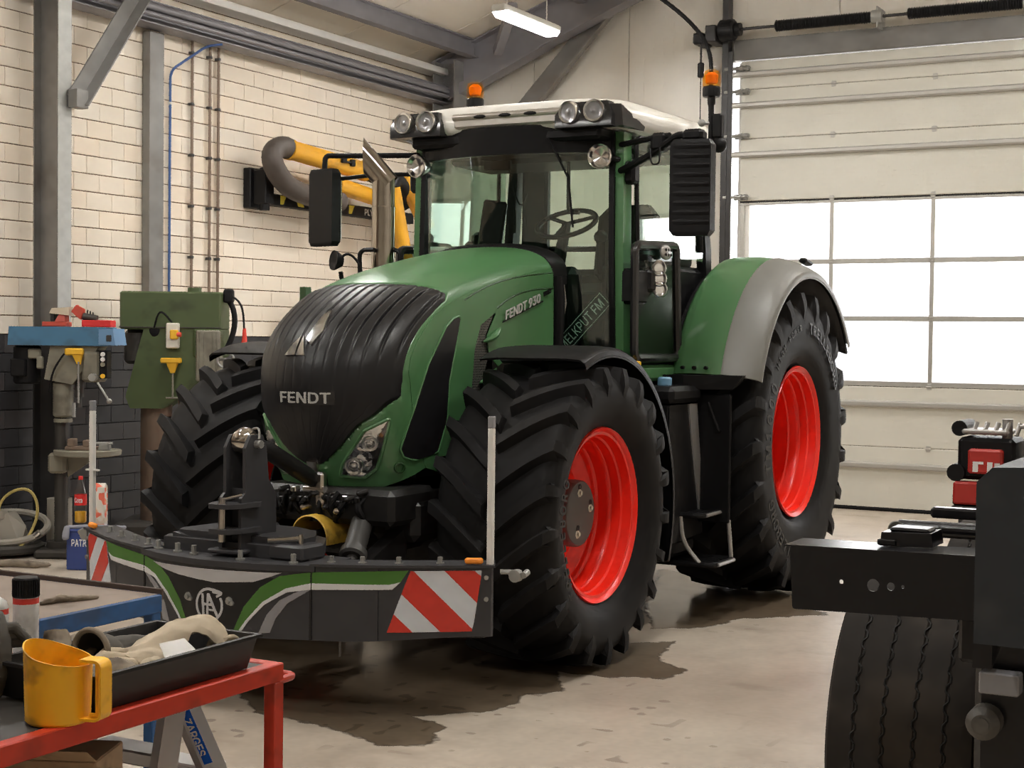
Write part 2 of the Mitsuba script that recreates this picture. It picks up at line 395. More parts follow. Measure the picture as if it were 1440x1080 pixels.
for x in WX[1:4]:
    for z in (.671, 1.31, 2.022, 2.626, 3.28, 3.95, 4.483):
        obj('hinge', cat(box(x-.024, yd-.052, z-.03, x+.024, yd-.038, z+.03, .004), cyl((x-.03, yd-.055, z), (x+.03, yd-.055, z), .008, n=10)), 'door_rail', 'door_1', False)
for z in (.671, 1.31, 3.32, 3.98, 4.46, 4.71):
    obj('roller', cat(box(-5.86, yd-.06, z-.03, -5.70, yd-.035, z+.03, .004), cyl((-5.92, yd-.09, z), (-5.68, yd-.09, z), .017, n=12), cyl((-5.80, yd-.09, z), (-5.76, yd-.09, z), .03, n=12), cyl((-5.73, yd-.09, z), (-5.70, yd-.09, z), .03, n=12), cyl((-5.97, yd-.09, z), (-5.93, yd-.09, z), .026, n=12)), 'galvanised', 'door_1', 25)
for z in (.673, 1.31, 3.27, 3.952, 4.485): obj('joint', box(-5.80, yd-.018, z-.012, DX1+.02, yd-.002, z+.012, 0), 'steel_dark', 'door_1', False)
obj('seal', box(-5.8, yd-.05, .002, DX1+.02, yd+.01, .04, .01), 'rubber_black', 'door_1', False)
obj('side_post', box(-5.83, yd-.01, 0, -5.69, yd+.02, 4.78, .004), 'white_paint', 'door_1', False)
struct('trim_1', cat(box(DX0-.02, YB-.13, 0, DX0+.05, YB-.001, 5.5, .004), box(DX0+.05, YB-.13, 0, DX0+.10, YB-.10, 4.9, .004)), 'steel_dark')
struct('trim_2', box(DX0+.1, YB-.10, 4.80, DX1+.2, YB-.001, 5.02, .004), 'steel_grey')
struct('trim_3', box(DX1-.02, YB-.13, 0, DX1+.1, YB-.001, 5.5, .004), 'steel_dark')
t = thing('door_spring_shaft', 'dark torsion spring shaft with coiled springs and cable drum above the roller door', 'door shaft')
obj('shaft', cyl((-6.05, 15.48, 5.10), (-.6, 15.48, 5.10), .016, n=12), 'steel_dark', t)
for a, b in ((-5.35, -4.30), (-3.95, -2.8)):
    obj('spring', cat(cyl((a, 15.48, 5.10), (b, 15.48, 5.10), .05, n=16), *[lathe([(.045, 0), (.062, .012), (.045, .024)], (a+q*.026, 15.48, 5.10), (1, 0, 0), 14) for q in range(int((b-a)/.026))]), 'black_plastic', t)
    obj('bracket', cat(box(b+.03, 15.44, 4.98, b+.05, 15.73, 5.20, .004), cyl((b-.02, 15.48, 5.1), (b+.09, 15.48, 5.1), .07, n=16)), 'galvanised', t)
obj('cable_drum', cat(cyl((-5.98, 15.48, 5.10), (-5.80, 15.48, 5.10), .115, n=24, ch=.02), cyl((-5.80, 15.48, 5.10), (-5.74, 15.48, 5.10), .07, n=20)), 'black_plastic', t)
obj('bearing_box', box(-6.12, 15.40, 4.98, -6.0, 15.72, 5.16, .01), 'steel_dark', t)
t = thing('door_operator_cable', 'thin black hose hanging in a curve from the roof beam beside the door post', 'cable')
obj('hose', tube(spline([(-6.9, 15.0, 5.75), (-6.5, 15.1, 5.42), (-6.18, 15.2, 5.13), (-6.03, 15.25, 4.9), (-5.98, 15.25, 4.6), (-5.98, 15.3, 4.1)], 30), .022, 8), 'rubber_black', t)
t = thing('pull_switch', 'small black pull switch with a hanging cord above the amber beacon by the door post', 'switch')
obj('body', box(-6.28, 15.45, 4.98, -6.16, 15.735, 5.10, .012), 'black_plastic', t); obj('grip', cyl((-6.2, 15.5, 4.62), (-6.2, 15.5, 4.78), .035, n=16, ch=.01), 'black_plastic', t)
obj('cord', cat(cyl((-6.2, 15.5, 4.78), (-6.2, 15.5, 4.99), .012, n=8), cyl((-6.2, 15.5, 3.6), (-6.2, 15.5, 4.62), .005, n=6)), 'steel_dark', t)

# ---- steel frame
def ibeam(w, h, tf=.012, tw=.009):
    a, b = w/2, h/2
    return [(-a, -b), (a, -b), (a, -b+tf), (tw/2, -b+tf), (tw/2, b-tf), (a, b-tf), (a, b), (-a, b), (-a, b-tf), (-tw/2, b-tf), (-tw/2, -b+tf), (-a, -b+tf)]
def beam(a, b, sec, up=(0, 0, 1)):
    a, b = np.asarray(a, float), np.asarray(b, float); d = (b-a)/np.linalg.norm(b-a); up = np.asarray(up, float)
    w = up - d*(up@d); w /= np.linalg.norm(w); u = np.cross(w, d)
    return prism(sec, a, u, w, b-a)
def steel(name, label, m, material='steel_grey', cat_='beam'):
    return single(name, m, material, label, cat_, smooth=False)
# front column: web faces the wall, flange towards the hall
t = thing('steel_column', 'tall grey steel column by the dark lower wall, behind the blue drill press', 'column')
obj('shaft', beam((-9.315, 9.10, SPLIT), (-9.315, 9.10, 5.0), ibeam(.15, .27), up=(1, 0, 0)), 'steel_grey', t, False)
obj('painted_foot', beam((-9.315, 9.10, 0), (-9.315, 9.10, SPLIT), ibeam(.15, .27), up=(1, 0, 0)), 'steel_dark', t, False, label='lower part painted dark')
obj('base_plate', box(-9.54, 8.90, 0, -9.165, 9.22, .03, .005), 'steel_grey', t)
obj('face_plate', box(-9.179, 9.025, SPLIT, -9.172, 9.175, 5.0, .002), 'galvanised', t, False)
a, b = np.array([-9.09, 9.16, 3.66]), np.array([-9.09, 10.12, 4.98])
steel('diagonal_brace', 'grey diagonal steel brace running up from the front column to the roof', cat(beam(a, b, [(-.07, -.07), (.07, -.07), (.07, -.058), (-.058, -.058), (-.058, .07), (-.07, .07)], up=(1, 0, 0)), box(-9.16, 9.12, 3.60, -9.06, 9.25, 3.75, .003)), cat_='brace')
steel('pilaster', 'flat grey steel post fixed to the cream wall left of the blue hose', box(-9.59, 10.46, 1.55, -9.5, 10.65, 4.50, .004), 'steel_grey', 'post')
t = thing('eave_beam', 'long dark grey steel beam along the top of the cream wall', 'beam')
obj('channel', beam((-9.44, YF+.1, 4.62), (-9.44, 15.5, 4.62), ibeam(.22, .20)), 'steel_blue', t, False)
obj('pipe', cat(cyl((-9.30, YF+.1, 4.66), (-9.30, 15.3, 4.66), .035, n=14), cyl((-9.29, YF+.1, 4.59), (-9.29, 15.3, 4.59), .022, n=12)), 'steel_blue', t)
obj('gutter_strip', box(-9.58, YF+.1, 4.86, -9.36, 15.5, 4.935, .006), 'white_paint', t)
for xx in (-9.0, -7.6, -6.2):
    steel('roof_purlin', {-9.0: 'dark grey purlin running below the ceiling, nearest to the cream wall', -7.6: 'dark grey purlin under the ceiling just left of the lit lamp', -6.2: 'dark grey purlin under the ceiling right of the lit lamp'}[xx], beam((xx, YF+.2, ceil_z(xx)-.10), (xx, 15.4, ceil_z(xx)-.10), ibeam(.12, .20)), 'steel_blue', 'purlin')
steel('corner_column', 'grey steel corner column at the end of the cream wall behind the cab', beam((-9.30, 15.42, 0), (-9.30, 15.42, 5.0), ibeam(.42, .30, .016, .012), up=(1, 0, 0)), 'steel_grey', 'column')
t = thing('rafter', 'heavy dark steel rafter rising from the corner column along the end wall', 'rafter')
ra, rb = np.array([-9.45, 15.42, 4.80]), np.array([-3.1, 15.42, 4.80+6.35*.385])
obj('beam', beam(ra, rb, ibeam(.22, .46, .018, .012)), 'steel_blue', t, False)
obj('haunch', prism([(-9.3, 4.55), (-8.0, 5.10), (-9.3, 4.70)], (0, 15.31, 0), (1, 0, 0), (0, 0, 1), (0, .22, 0)), 'steel_blue', t, False)
steel('end_wall_brace', 'grey diagonal steel angle in front of the white end wall, left of the cab beacon', beam((-8.88, 15.55, 3.95), (-7.33, 15.55, 5.55), [(-.12, -.05), (.12, -.05), (.12, -.035), (-.1, -.035), (-.1, .05), (-.12, .05)], up=(0, -1, 0)), 'steel_grey', 'brace')
steel('knee_brace', 'thin dark steel strut between purlin and rafter near the lit lamp', beam((-8.6, 15.25, 5.05), (-8.1, 14.7, 5.42), [(-.05, -.05), (.05, -.05), (.05, .05), (-.05, .05)]), 'steel_blue', 'brace')
# ---- pipes on the wall
for i, (y, l) in enumerate([(11.11, 'thin brown pipe down the cream wall, leftmost of three pipes'), (11.365, 'thin brown pipe down the cream wall, middle of three pipes'), (11.49, 'thin brown pipe down the cream wall, rightmost of three pipes')]):
    t = thing('wall_pipe', l, 'pipe', group=None)
    obj('tube', cyl((-9.565, y, 1.2), (-9.565, y, 4.6), .014, n=10), 'pipe_brown', t)
    for z in np.arange(2.0, 4.5, .48): obj('clip', box(-9.6, y-.022, z, -9.545, y+.012, z+.025, .003), 'steel_dark', t)
t = thing('air_hose', 'blue compressed air line bending down the cream wall beside the grey post', 'hose')
obj('line', tube(bend([(-9.30, 11.22, 4.49), (-9.45, 11.18, 4.48), (-9.57, 10.81, 4.20), (-9.575, 10.81, 1.7)], .08), .012, 8), 'hose_blue', t)
obj('coupling', ball((-9.575, 10.81, 3.90), .02, 1), 'chrome', t)

# ---- lamps
def lamp(x, y, z, label, L=1.3, group=None):
    t = thing('ceiling_lamp', label, 'lamp', (x, y, z), 0, group)
    obj('housing', cat(box(-.085, -L/2, 0, .085, L/2, .07, .02), cyl((0, -L*.35, .05), (0, -L*.35, ceil_z(x)-z), .006, n=6), cyl((0, L*.35, .05), (0, L*.35, ceil_z(x)-z), .006, n=6)), 'white_paint', t)
    m = hull([(sx*.075, sy*(L/2-.02), 0.0) for sx in (-1, 1) for sy in (-1, 1)] + [(sx*.06, sy*(L/2-.06), -.05) for sx in (-1, 1) for sy in (-1, 1)])
    k = obj('diffuser', m, 'lamp_shell', t, False)
    scene[k]['emitter'] = {'type': 'area', 'radiance': rgb([LAMP*1.0, LAMP*.975, LAMP*.925])}
lamp(-7.25, 13.45, 4.93, "lit white tube lamp hanging under the roof beams above the tractor cab", 1.2)
for xx, row in ((-7.25, 'near the cream wall'), (-2.2, 'over the trailer side')):
    for yy, nth in ((1.9, 'first'), (5.75, 'second'), (9.6, 'third')) + (((13.45, 'last'),) if xx > -7 else ()):
        lamp(xx, yy, 4.93 if xx < -7 else 5.4, f'lit tube lamp, {nth} from the front in the row {row}')
# ================================================================ the tractor: x to its left, y to its rear, from the front axle
TX, TY = -4.66, 7.33
_hp = np.array([(.84, 2.325), (.6, 2.295), (.2, 2.225), (-.15, 2.15), (-.46, 2.06), (-.72, 1.945), (-.90, 1.83), (-1.02, 1.68), (-1.06, 1.52), (-1.05, 1.36), (-1.01, 1.22), (-.96, 1.09), (-.92, 1.01), (-.885, .94)])
_hs = np.r_[0, np.cumsum(np.linalg.norm(np.diff(_hp, axis=0), axis=1))]
from scipy.interpolate import CubicSpline
_hc = CubicSpline(_hs, _hp)
HS = _hs[-1]
def hood_w(s): return .458 + 0*np.asarray(s, float)
def hood_d(s): return .19 + .21*smooth_np(1.3, 2.3, s)
def hood_e(s): return 2.6 - .5*smooth_np(1.2, 2.2, s)
def smooth_np(a, b, x):
    t = np.clip((np.asarray(x, float)-a)/(b-a), 0, 1); return t*t*(3-2*t)
def hood(s, x, off=0.0):
    """Point on the bonnet's cap: s along the middle line from the cab to the nose, x across; off along the outward normal."""
    s, x = np.broadcast_arrays(np.asarray(s, float), np.asarray(x, float))
    def raw(s, x):
        p = _hc(np.clip(s, 0, HS)); t = _hc(np.clip(s, 0, HS), 1); t = t/np.linalg.norm(t, axis=-1, keepdims=True)
        n = np.stack([t[..., 1]*-1, t[..., 0]], -1)*-1      # outward in (y, z)
        n = np.where((n[..., 1:]*.5 - n[..., :1]*.8) < 0, -n, n)
        w, d, e = hood_w(s), hood_d(s), hood_e(s)
        q = np.clip(abs(x)/w, 0, 1)
        k = d*(1-(np.maximum(1-q**e, 0))**(1/e)) + np.maximum(abs(x)-w, 0)
        return np.stack([np.clip(x, -w, w), p[..., 0]-n[..., 0]*k, p[..., 1]-n[..., 1]*k], -1)
    P = raw(s, x)
    if np.any(np.asarray(off) != 0):
        h = 2e-3; xs = np.where((abs(x) < hood_w(s)+h) & (abs(x) > hood_w(s)-3*h), np.sign(x)*(hood_w(s)-3*h), x)
        a = raw(s+h, xs)-raw(s-h, xs); b = raw(s, xs+h)-raw(s, xs-h)
        n = np.cross(b, a); n /= np.linalg.norm(n, axis=-1, keepdims=True)
        n = np.where(((n*np.stack([xs*6, -0.8+0*xs, .5+0*xs], -1)).sum(-1) < 0)[..., None], -n, n)
        P = P + n*np.asarray(off)[..., None] if np.ndim(off) else P + n*off
    return P
_ss = np.linspace(0, HS, 400); _sp = _hc(_ss)
def hood_side(y, z, off=0.0):
    """Point on the bonnet's left flank seen from the side at (y, z)."""
    y, z = np.broadcast_arrays(np.asarray(y, float), np.asarray(z, float))
    D = np.hypot(y[..., None]-_sp[:, 0], z[..., None]-_sp[:, 1]); i = D.argmin(-1); k = D.min(-1); s = _ss[i]
    w, d, e = hood_w(s), hood_d(s), hood_e(s)
    x = w*np.maximum(1-np.maximum(1-k/d, 0)**e, 0)**(1/e)
    return np.stack([x+off, y, z], -1)
# @@END
mat('tractor_green', (.060, .162, .064), .28, coat=.8, spec=.5)
mat('tractor_green_dark', (.012, .05, .012), .4)
mat('grille_black', (.009, .009, .0105), .36, spec=.38)
mat('rim_red', (.88, .020, .008), .30, coat=.6)
mat('tyre_rubber', varied((.010, .010, .011), .2, 6, (.026, .024, .022), .35, 3), .58, spec=.16)
mat('letter_silver', (.55, .55, .54), .32, .35)
mat('tyre_print', (.035, .035, .036), .5)
mat('hub_grey', varied((.07, .069, .068), .1, 10), .42, .2)
mat('fender_grey', (.165, .164, .152), .42)
mat('roof_white', (.78, .765, .72), .30, coat=.5)
mat('visor_silver', (.50, .47, .43), .32, .7)
mat('engine_dark', varied((.014, .0135, .014), .4, 9), .42, .25)
mat('cab_trim', (.007, .007, .008), .42, spec=.18)
mat('cab_grey', (.20, .19, .17), .55)
mat('lamp_chrome', (.85, .85, .84), .10, 1.0)
mat('lamp_face', (.30, .30, .31), .22, .7)
mat('pto_yellow', varied((.55, .34, .05), .2, 10, (.12, .08, .03), .6, 12), .45)
mat('exhaust_steel', (.40, .36, .31), .06, 1.0)
mat('exhaust_inside', (.10, .07, .045), .35, .8)
mat('seat_cloth', (.03, .032, .03), .8)
mat('latch_yellow', (.75, .45, .02), .45)
mat('cap_blue', (.16, .33, .50), .45)
mat('sign_black', (.012, .016, .018), .25)
mat('sign_white', (.62, .68, .68), .5)
mat('silver_strip', (.42, .41, .40), .35, .6)
scene['lens_clear'] = {'type': 'thindielectric', 'int_ior': 1.5}
scene['cab_glass'] = {'type': 'thindielectric', 'int_ior': 1.5, 'specular_transmittance': rgb((.80, .90, .83))}
scene['door_glass'] = {'type': 'thindielectric', 'int_ior': 1.5, 'specular_transmittance': rgb((.45, .52, .48)), 'specular_reflectance': rgb((.45, .45, .45))}
scene['amber_lens'] = {'type': 'thindielectric', 'int_ior': 1.35, 'specular_transmittance': rgb((1.0, .62, .10))}
scene['amber_core'] = {'type': 'twosided', 'bsdf': {'type': 'principled', 'base_color': rgb((.85, .36, .02)), 'roughness': .3}}
def honey(p, n, uv):
    a, b = p.y*62, p.z*62
    r = dr.floor(b/.866); o = (r-2*dr.floor(r/2))*.5
    cx = dr.floor(a+o)+.5-o; cy = (r+.5)*.866
    d = dr.sqrt(dr.square(a-cx)+dr.square(b-cy))
    return mix((.004, .004, .004), (.10, .095, .085), smoothstep(.30, .40, d))
mat('honeycomb', honey, .5)

TR = thing('tractor', 'large green farm tractor with red wheel rims, black ribbed grille and white cab roof', 'tractor', (TX, TY, 0))
def tp(name, m, material, parent=None, smooth=30, label=None, kind=None): return obj(name, m, material, parent or TR, smooth, label, kind)

# ---- bonnet
sb_ = lambda x: np.where(abs(x) < .10, 2.755, np.interp(abs(x), [.10, .28, .34, .5], [2.76, 2.826, HS, HS]))
nS, nA = 130, 101
ua = np.sin(np.linspace(-1, 1, nA)*PI/2)
gs = np.array([1.22, 1.25, 1.30, 1.45, 1.63, 1.82, 2.05, 2.27, 2.362, 2.414, 2.513, 2.601, 2.64])
gw = np.array([.36, .43, .450, .452, .450, .449, .446, .438, .372, .29, .195, .085, .004])
def gfn(s): return np.interp(s, gs, gw)
def gtop(u): return 1.34 - .115*abs(u)**2.2
def under(s, x): # the bonnet steps back below the grille
    q = min((gfn(s)-.006-abs(x))/.012, (s-gtop(abs(x)/max(gfn(s), .01))-.02)/.03, (2.62-s)/.02)
    return -.03*float(np.clip(q, 0, 1))
P = np.array([[hood(t*sb_(u*.43), u*hood_w(t*sb_(u*.43)), under(t*float(sb_(u*.43)), u*.458)) for u in ua] for t in np.linspace(0, 1, nS)])
Q = P.copy(); c = np.array([0, .1, 1.45]); Q = P + .012*(c-P)/np.linalg.norm(c-P, axis=2, keepdims=True)
bonnet = tp('bonnet', slab(P, Q), 'tractor_green', smooth=35)
nu, ns = 321, 90
G = np.zeros((ns, nu, 3)); Gb = G.copy()
uu = np.linspace(-1, 1, nu)
ts = np.linspace(0, 1, ns)
S = gtop(uu)[None] + ts[:, None]**.9*(2.64-gtop(uu)[None]); Wd = gfn(S)
ph = (uu[None]*7.5) % 1.0
rib = 1-np.exp(-((np.minimum(ph, 1-ph))/.085)**2)*(1-.92*smooth_np(1.70, 2.05, S))
edge = np.minimum(1, np.minimum((1-abs(uu))[None]*14, np.minimum(ts, 1-ts)[:, None]*16))
G = hood(S, uu[None]*Wd, -.006 + .018*rib*edge); Gb = hood(S, uu[None]*Wd, -.016)
grille = tp('grille', slab(G, Gb), 'grille_black', smooth=40, label='black ribbed grille covering the nose of the bonnet')
rim_pts = np.vstack([hood(S[:, -1], Wd[:, -1]*1.0, .006)[4:], ])
fnt = lambda a, b, off: hood(2.257-b, .016+a, .016+off)
tp('lettering', patch(affinity.scale(text_poly('FENDT', .052, True), .30/(text_poly('FENDT', .052, True).bounds[2]-text_poly('FENDT', .052, True).bounds[0]), 1, origin=(0, 0)), fnt, .02, .004), 'letter_silver', grille, 30, label='raised silver lettering on the grille')
tp('letter_plate', patch([(-.19, -.036), (.17, -.036), (.17, .036), (-.19, .036)], fnt, .03, .001), 'black_gloss', grille)
emb = lambda a, b, off: hood(a, b, .014+off)
tp('emblem', cat(patch([(2.045, -.125), (2.045, -.06), (1.93, -.055)], emb, .03, .010), patch([(2.045, -.055), (2.045, -.002), (1.93, -.047)], emb, .03, .004), patch([(1.99, .022), (1.955, -.02), (1.78, -.004), (1.74, .022), (1.90, .058)], emb, .03, .006)), 'lamp_chrome', grille, False, label='chrome arrow emblem on top of the grille')
tp('nose_clip', patch([(2.60, -.028), (2.60, .030), (2.675, .030), (2.675, -.028)], lambda a, b, off: hood(a, b, off), .02, .016), 'polished_steel', bonnet, False)
# flanks
es = np.linspace(0, HS, 50); edgec = hood(es, hood_w(es)*.985)[:, 1:]
front_edge = [tuple(q) for q in edgec]
flank = Polygon([*front_edge, (-.45, 1.04), (-.31, 1.02), (-.09, 1.19), (-.135, 1.47), (-.106, 1.70), (-.041, 1.832), (.117, 1.903), (.125, 1.89), (.03, 1.77), (.06, 1.66), (.16, 1.60), (.35, 1.68), (.84, 1.66), (.84, 2.1)]).buffer(0)
sidef = lambda y, z, off: hood_side(y, z, off)
fl = patch(flank, sidef, .045, .004)
low = Polygon([(-.80, .985), (-.77, .968), (-.55, 1.0), (-.31, 1.012), (-.31, 1.06), (-.5, 1.10), (-.78, 1.06)])
vent = rpoly([(-.259, 1.883), (-.343, 1.863), (-.418, 1.816), (-.592, 1.62), (-.718, 1.389), (-.777, 1.183), (-.747, 1.137), (-.683, 1.119), (-.488, 1.153), (-.398, 1.32), (-.378, 1.53), (-.291, 1.779)], .02)
vn = patch(vent, lambda y, z, off: hood_side(y, z, off+.003), .03, .006)
vr = [tuple(q) for q in vent.exterior.coords]
vtrim = tube(np.array([hood_side(y, z, .006) for y, z in vr[:-1]]), .007, 6, closed=True)
mesh_p = Polygon([(.127, 1.90), (-.041, 1.836), (-.110, 1.70), (-.139, 1.47), (-.12, 1.40), (-.05, 1.42), (.065, 1.65), (.034, 1.775)])
mg = patch(mesh_p, lambda y, z, off: hood_side(y, z, off-.012), .05, .004)
seam1 = tube(np.array([hood_side(y, z, .003) for y, z in spline([(-.22, 1.965), (.02, 2.045), (.35, 2.11), (.83, 2.16)], 24)]), .0045, 6)
seam2 = tube(np.array([hood_side(y, z, .003) for y, z in spline([(.14, 1.93), (.32, 2.0), (.55, 2.045), (.83, 2.065)], 24)]), .006, 6)
prong = cat(*[tube(spline([(.462, y0-.07, z0-.02), (.476, y0, z0), (.462, y0+.12, z0+.06)], 10), [.004, .012, .016, .018, .02, .02, .018, .014, .010, .004], 8) for y0, z0 in ((.06, 1.76), (.02, 1.53))])
for s_, f in ((1, lambda m: m), (-1, mirx)):
    k = tp('side_panel', f(fl), 'tractor_green', smooth=35)
    tp('air_intake', f(vn), 'grille_black', k, label='black air intake strip in the bonnet side')
    tp('intake_trim', f(vtrim), 'tractor_green', k)
    tp('mesh_screen', f(mg), 'honeycomb', k, label='black honeycomb screen in the bonnet side')
    tp('seam', f(cat(seam1)), 'tractor_green_dark', k); tp('seam', f(seam2), 'tractor_green_dark', k)
    tp('flare', f(prong), 'tractor_green', k)
    c0 = hood_side(np.array(-.755), np.array(1.085), .004)
    tp('tow_hole', f(cat(lathe([(.030, .0), (.030, .012), (.022, .014), (.020, 0)], c0, (.8, -.6, 0), 20))), 'tractor_green_dark', k)
t0 = .205
tx_ = text_poly('FENDT 930', .050, True)
def sidetext(a, b, off):
    y = .46 + a; z = 1.985 + .268*a + b
    return hood_side(y, z, off+.016)
def skew(p, k): return affinity.skew(p, xs=k, origin=(0, 0))
tp('side_lettering', patch(affinity.scale(tx_, .42/(tx_.bounds[2]-tx_.bounds[0]), 1, origin=(0, 0)), lambda a, b, off: sidetext(a-.03, b-.03, off), .03, .003), 'letter_silver', 'tractor__side_panel', label='silver model lettering on the bonnet side')
tv_ = text_poly('VARIO', .026, True)
tp('side_lettering', patch(affinity.scale(tv_, .10/(tv_.bounds[2]-tv_.bounds[0]), 1, origin=(0, 0)), lambda a, b, off: sidetext(a+.27, b-.02, off), .03, .003), 'black_plastic', 'tractor__side_panel', label='small dark lettering on the bonnet side')
tp('lettering_plate', patch([(-.27, -.064), (.22, -.064), (.22, -.056), (-.27, -.056)], lambda a, b, off: sidetext(a, b, off-.002), .03, .002), 'black_plastic', 'tractor__side_panel')
# ---- headlights
hl = rpoly([(2.412, .398), (2.452, .298), (2.619, .172), (2.687, .143), (2.72, .258), (2.685, .315), (2.587, .352)], .008)
def hn(s, x):
    a = hood(np.array(s), np.array(x)); b = hood(np.array(s), np.array(x), .01); return a, (b-a)/np.linalg.norm(b-a)
for s_, f in ((1, lambda m: m), (-1, mirx)):
    k = tp('headlight', f(patch(hl, lambda a, b, off: hood(a, b, off), .02, .006)), 'black_gloss', label='headlight with two round chrome lamps')
    ring = np.array([hood(np.array(a), np.array(b), .007) for a, b in list(hl.exterior.coords)[:-1]])
    tp('bezel', f(tube(ring, .010, 6, closed=True)), 'tractor_green', k)
    refl = cat(patch([(2.425, .388), (2.455, .31), (2.55, .238), (2.575, .262), (2.50, .345)], lambda a, b, off: hood(a, b, .004+off), .015, .004), patch([(2.545, .29), (2.57, .26), (2.70, .17), (2.712, .25), (2.66, .30), (2.60, .31)], lambda a, b, off: hood(a, b, .004+off), .012, .004), patch([(2.60, .185), (2.64, .165), (2.655, .19), (2.60, .22)], lambda a, b, off: hood(a, b, .006+off), .012, .004))
    v = refl.vertices; refl.vertices = v + (meshkit.noise(v*45, 3)-.5)[:, None]*np.array([.3, -.9, .2])*.016
    tp('reflector', f(refl), 'lamp_chrome', k, False)
    for s0, x0, r in ((2.525, .312, .042), (2.637, .224, .048)):
        o, n = hn(s0, x0)
        tp('lamp', f(cat(lathe([(r, 0), (r*1.06, .012), (r*.98, .020), (r*.80, .013), (r*.5, .004), (.0, 0)], o, n, 24), lathe([(r*.62, .012), (r*.66, .017), (r*.60, .02), (r*.55, .012)], o, n, 20))), 'lamp_chrome', k, 30)
        tp('bulb', f(ell(o+n*.012, (r*.42, r*.42, r*.42))), 'lamp_chrome', k, True)
    tp('lens', f(patch(hl.buffer(-.004), lambda a, b, off: hood(a, b, .026+off*.2), .03, .002)), 'lens_clear', k)
# cowl between bonnet and windscreen
band = np.array([[hood(np.array(0.0), np.array(u*.475), 0) + np.array([u*.03*k1, dy, k1*.035]) for u in ua] for dy, k1 in ((-.03, .1), (0, .5), (.05, .7), (.12, .7))])
sidel = [(.49, z) for z in (2.08, 1.9, 1.7)]
tp('cowl_gasket', cat(slab(band, band-np.array([0, 0, .05])), *[tube([(s_*.465, .87, 2.14), (s_*.475, .88, 2.0), (s_*.47, .89, 1.85), (s_*.46, .90, 1.66)], [.04, .04, .036, .03], 10) for s_ in (1, -1)]), 'cab_trim', smooth=40)
tp('cowl_cover', cat(hull([(.44, .93, 2.16), (.475, .95, 2.12), (.49, .96, 1.98), (.475, .95, 1.88), (.45, .92, 1.88), (.44, 1.0, 2.0)])), 'cab_grey', smooth=60)

# ---- chassis, engine and front linkage
tp('chassis', cat(box(-.30, -.70, .62, .30, 2.9, 1.05, .03), box(-.40, .15, 1.0, .40, 1.2, 1.72, .05), box(-.33, -.55, .95, .33, .2, 1.95, .06), box(-.36, 1.2, .55, .36, 3.1, 1.35, .06), cyl((-.25, -.15, .80), (-.25, -.15, .80+.01), .02)), 'engine_dark', smooth=False)
tp('front_bracket', cat(box(-.36, -.98, .80, .50, -.55, .985, .03), box(.22, -.78, .70, .52, -.5, .93, .04), hull([(.34, -.80, .92), (.52, -.6, .96), (.56, -.3, .96), (.34, -.8, .76), (.52, -.55, .70), (.56, -.3, .72), (.30, -.6, .72), (.30, -.6, .95)])), 'engine_dark', smooth=False)
tp('front_axle', cat(cyl((-.72, 0, .80), (.72, 0, .80), .12, n=20), *[cat(cyl((s_*.55, 0, .80), (s_*.85, 0, .80), .20, n=24, ch=.03), box(s_*.38, -.16, .72, s_*.55, .16, 1.05, .03)) for s_ in (1, -1)]), 'engine_dark')
tp('rear_axle', cat(cyl((-.80, 2.88, 1.05), (.80, 2.88, 1.05), .20, n=24), box(-.42, 2.5, .42, .42, 3.4, 1.5, .05)), 'engine_dark')
tp('sump', cat(box(-.60, .95, .34, .62, 2.3, .75, .05), box(-.40, -.35, .50, .40, .5, .72, .04)), 'engine_dark', smooth=False)
for s_, x0 in ((1, .64), (-1, .72)): tp('wheel_carrier', cat(cyl((s_*x0, 0, .818), (s_*(x0+.03), 0, .818), .41, n=48, ch=.01), box(s_*.36, -.10, .62, s_*x0, .26, 1.0, .04)), 'engine_dark')
rv = np.random.default_rng(23)
for i in range(16):
    x, z = -.30+.04*i, .90+.075*rv.random(); tp('valve', cat(box(x-.016, -1.0, z-.014, x+.014, -.95, z+.016, .005), cyl((x, -1.012, z), (x, -.98, z), .010, n=8)), 'polished_steel' if i % 4 == 1 else 'engine_dark')
for s_ in (1, -1):
    k = tp('lift_arm', cat(hull([(s_*.36, -.75, .78), (s_*.44, -.75, .78), (s_*.36, -1.38, .52), (s_*.44, -1.38, .52), (s_*.36, -.75, .62), (s_*.44, -.75, .62), (s_*.36, -1.38, .40), (s_*.44, -1.38, .40)])), 'engine_dark')
    tp('lift_cylinder', cat(cyl((s_*.27, -.88, .86), (s_*.37, -1.14, .66), .056, n=20), lathe([(.056, 0), (.070, .01), (.070, .05), (.056, .06)], (s_*.355, -1.10, .69), (s_*.1, -.26, -.20), 20), cyl((s_*.37, -1.14, .66), (s_*.40, -1.22, .60), .03)), 'hub_grey', k)
pg = lathe([(.108, 0), (.116, .005), (.116, .30), (.108, .30), (.104, .29), (.104, .01), (.108, 0)], (.045, -1.06, .73), (0, 1, 0), 40, a0=-.3, a1=PI+.3)
tp('shaft_guard', cat(pg, box(-.06, -.79, .66, .15, -.78, .84, .004)), 'pto_yellow', label='yellow arched guard over the front drive shaft')
tp('front_shaft', cat(cyl((.03, -1.08, .73), (.03, -.75, .73), .03, n=16), cyl((.03, -.80, .73), (.03, -.74, .73), .09, n=20)), 'steel_dark')
tp('top_link', cat(tube([(.0, -1.50, 1.245), (.01, -1.35, 1.19), (.015, -1.05, 1.05), (.02, -.93, .995)], [.030, .045, .045, .035], 14), box(-.02, -.97, .94, .06, -.90, 1.05, .015)), 'engine_dark')
tp('link_pin', cat(cyl((-.04, -.98, .97), (.09, -.98, .97), .022, n=12), box(.035, -1.0, .88, .085, -.95, 1.06, .012)), 'polished_steel', 'tractor__top_link', label='shiny steel pin at the end of the top link')
rg = np.random.default_rng(11); hoses = []
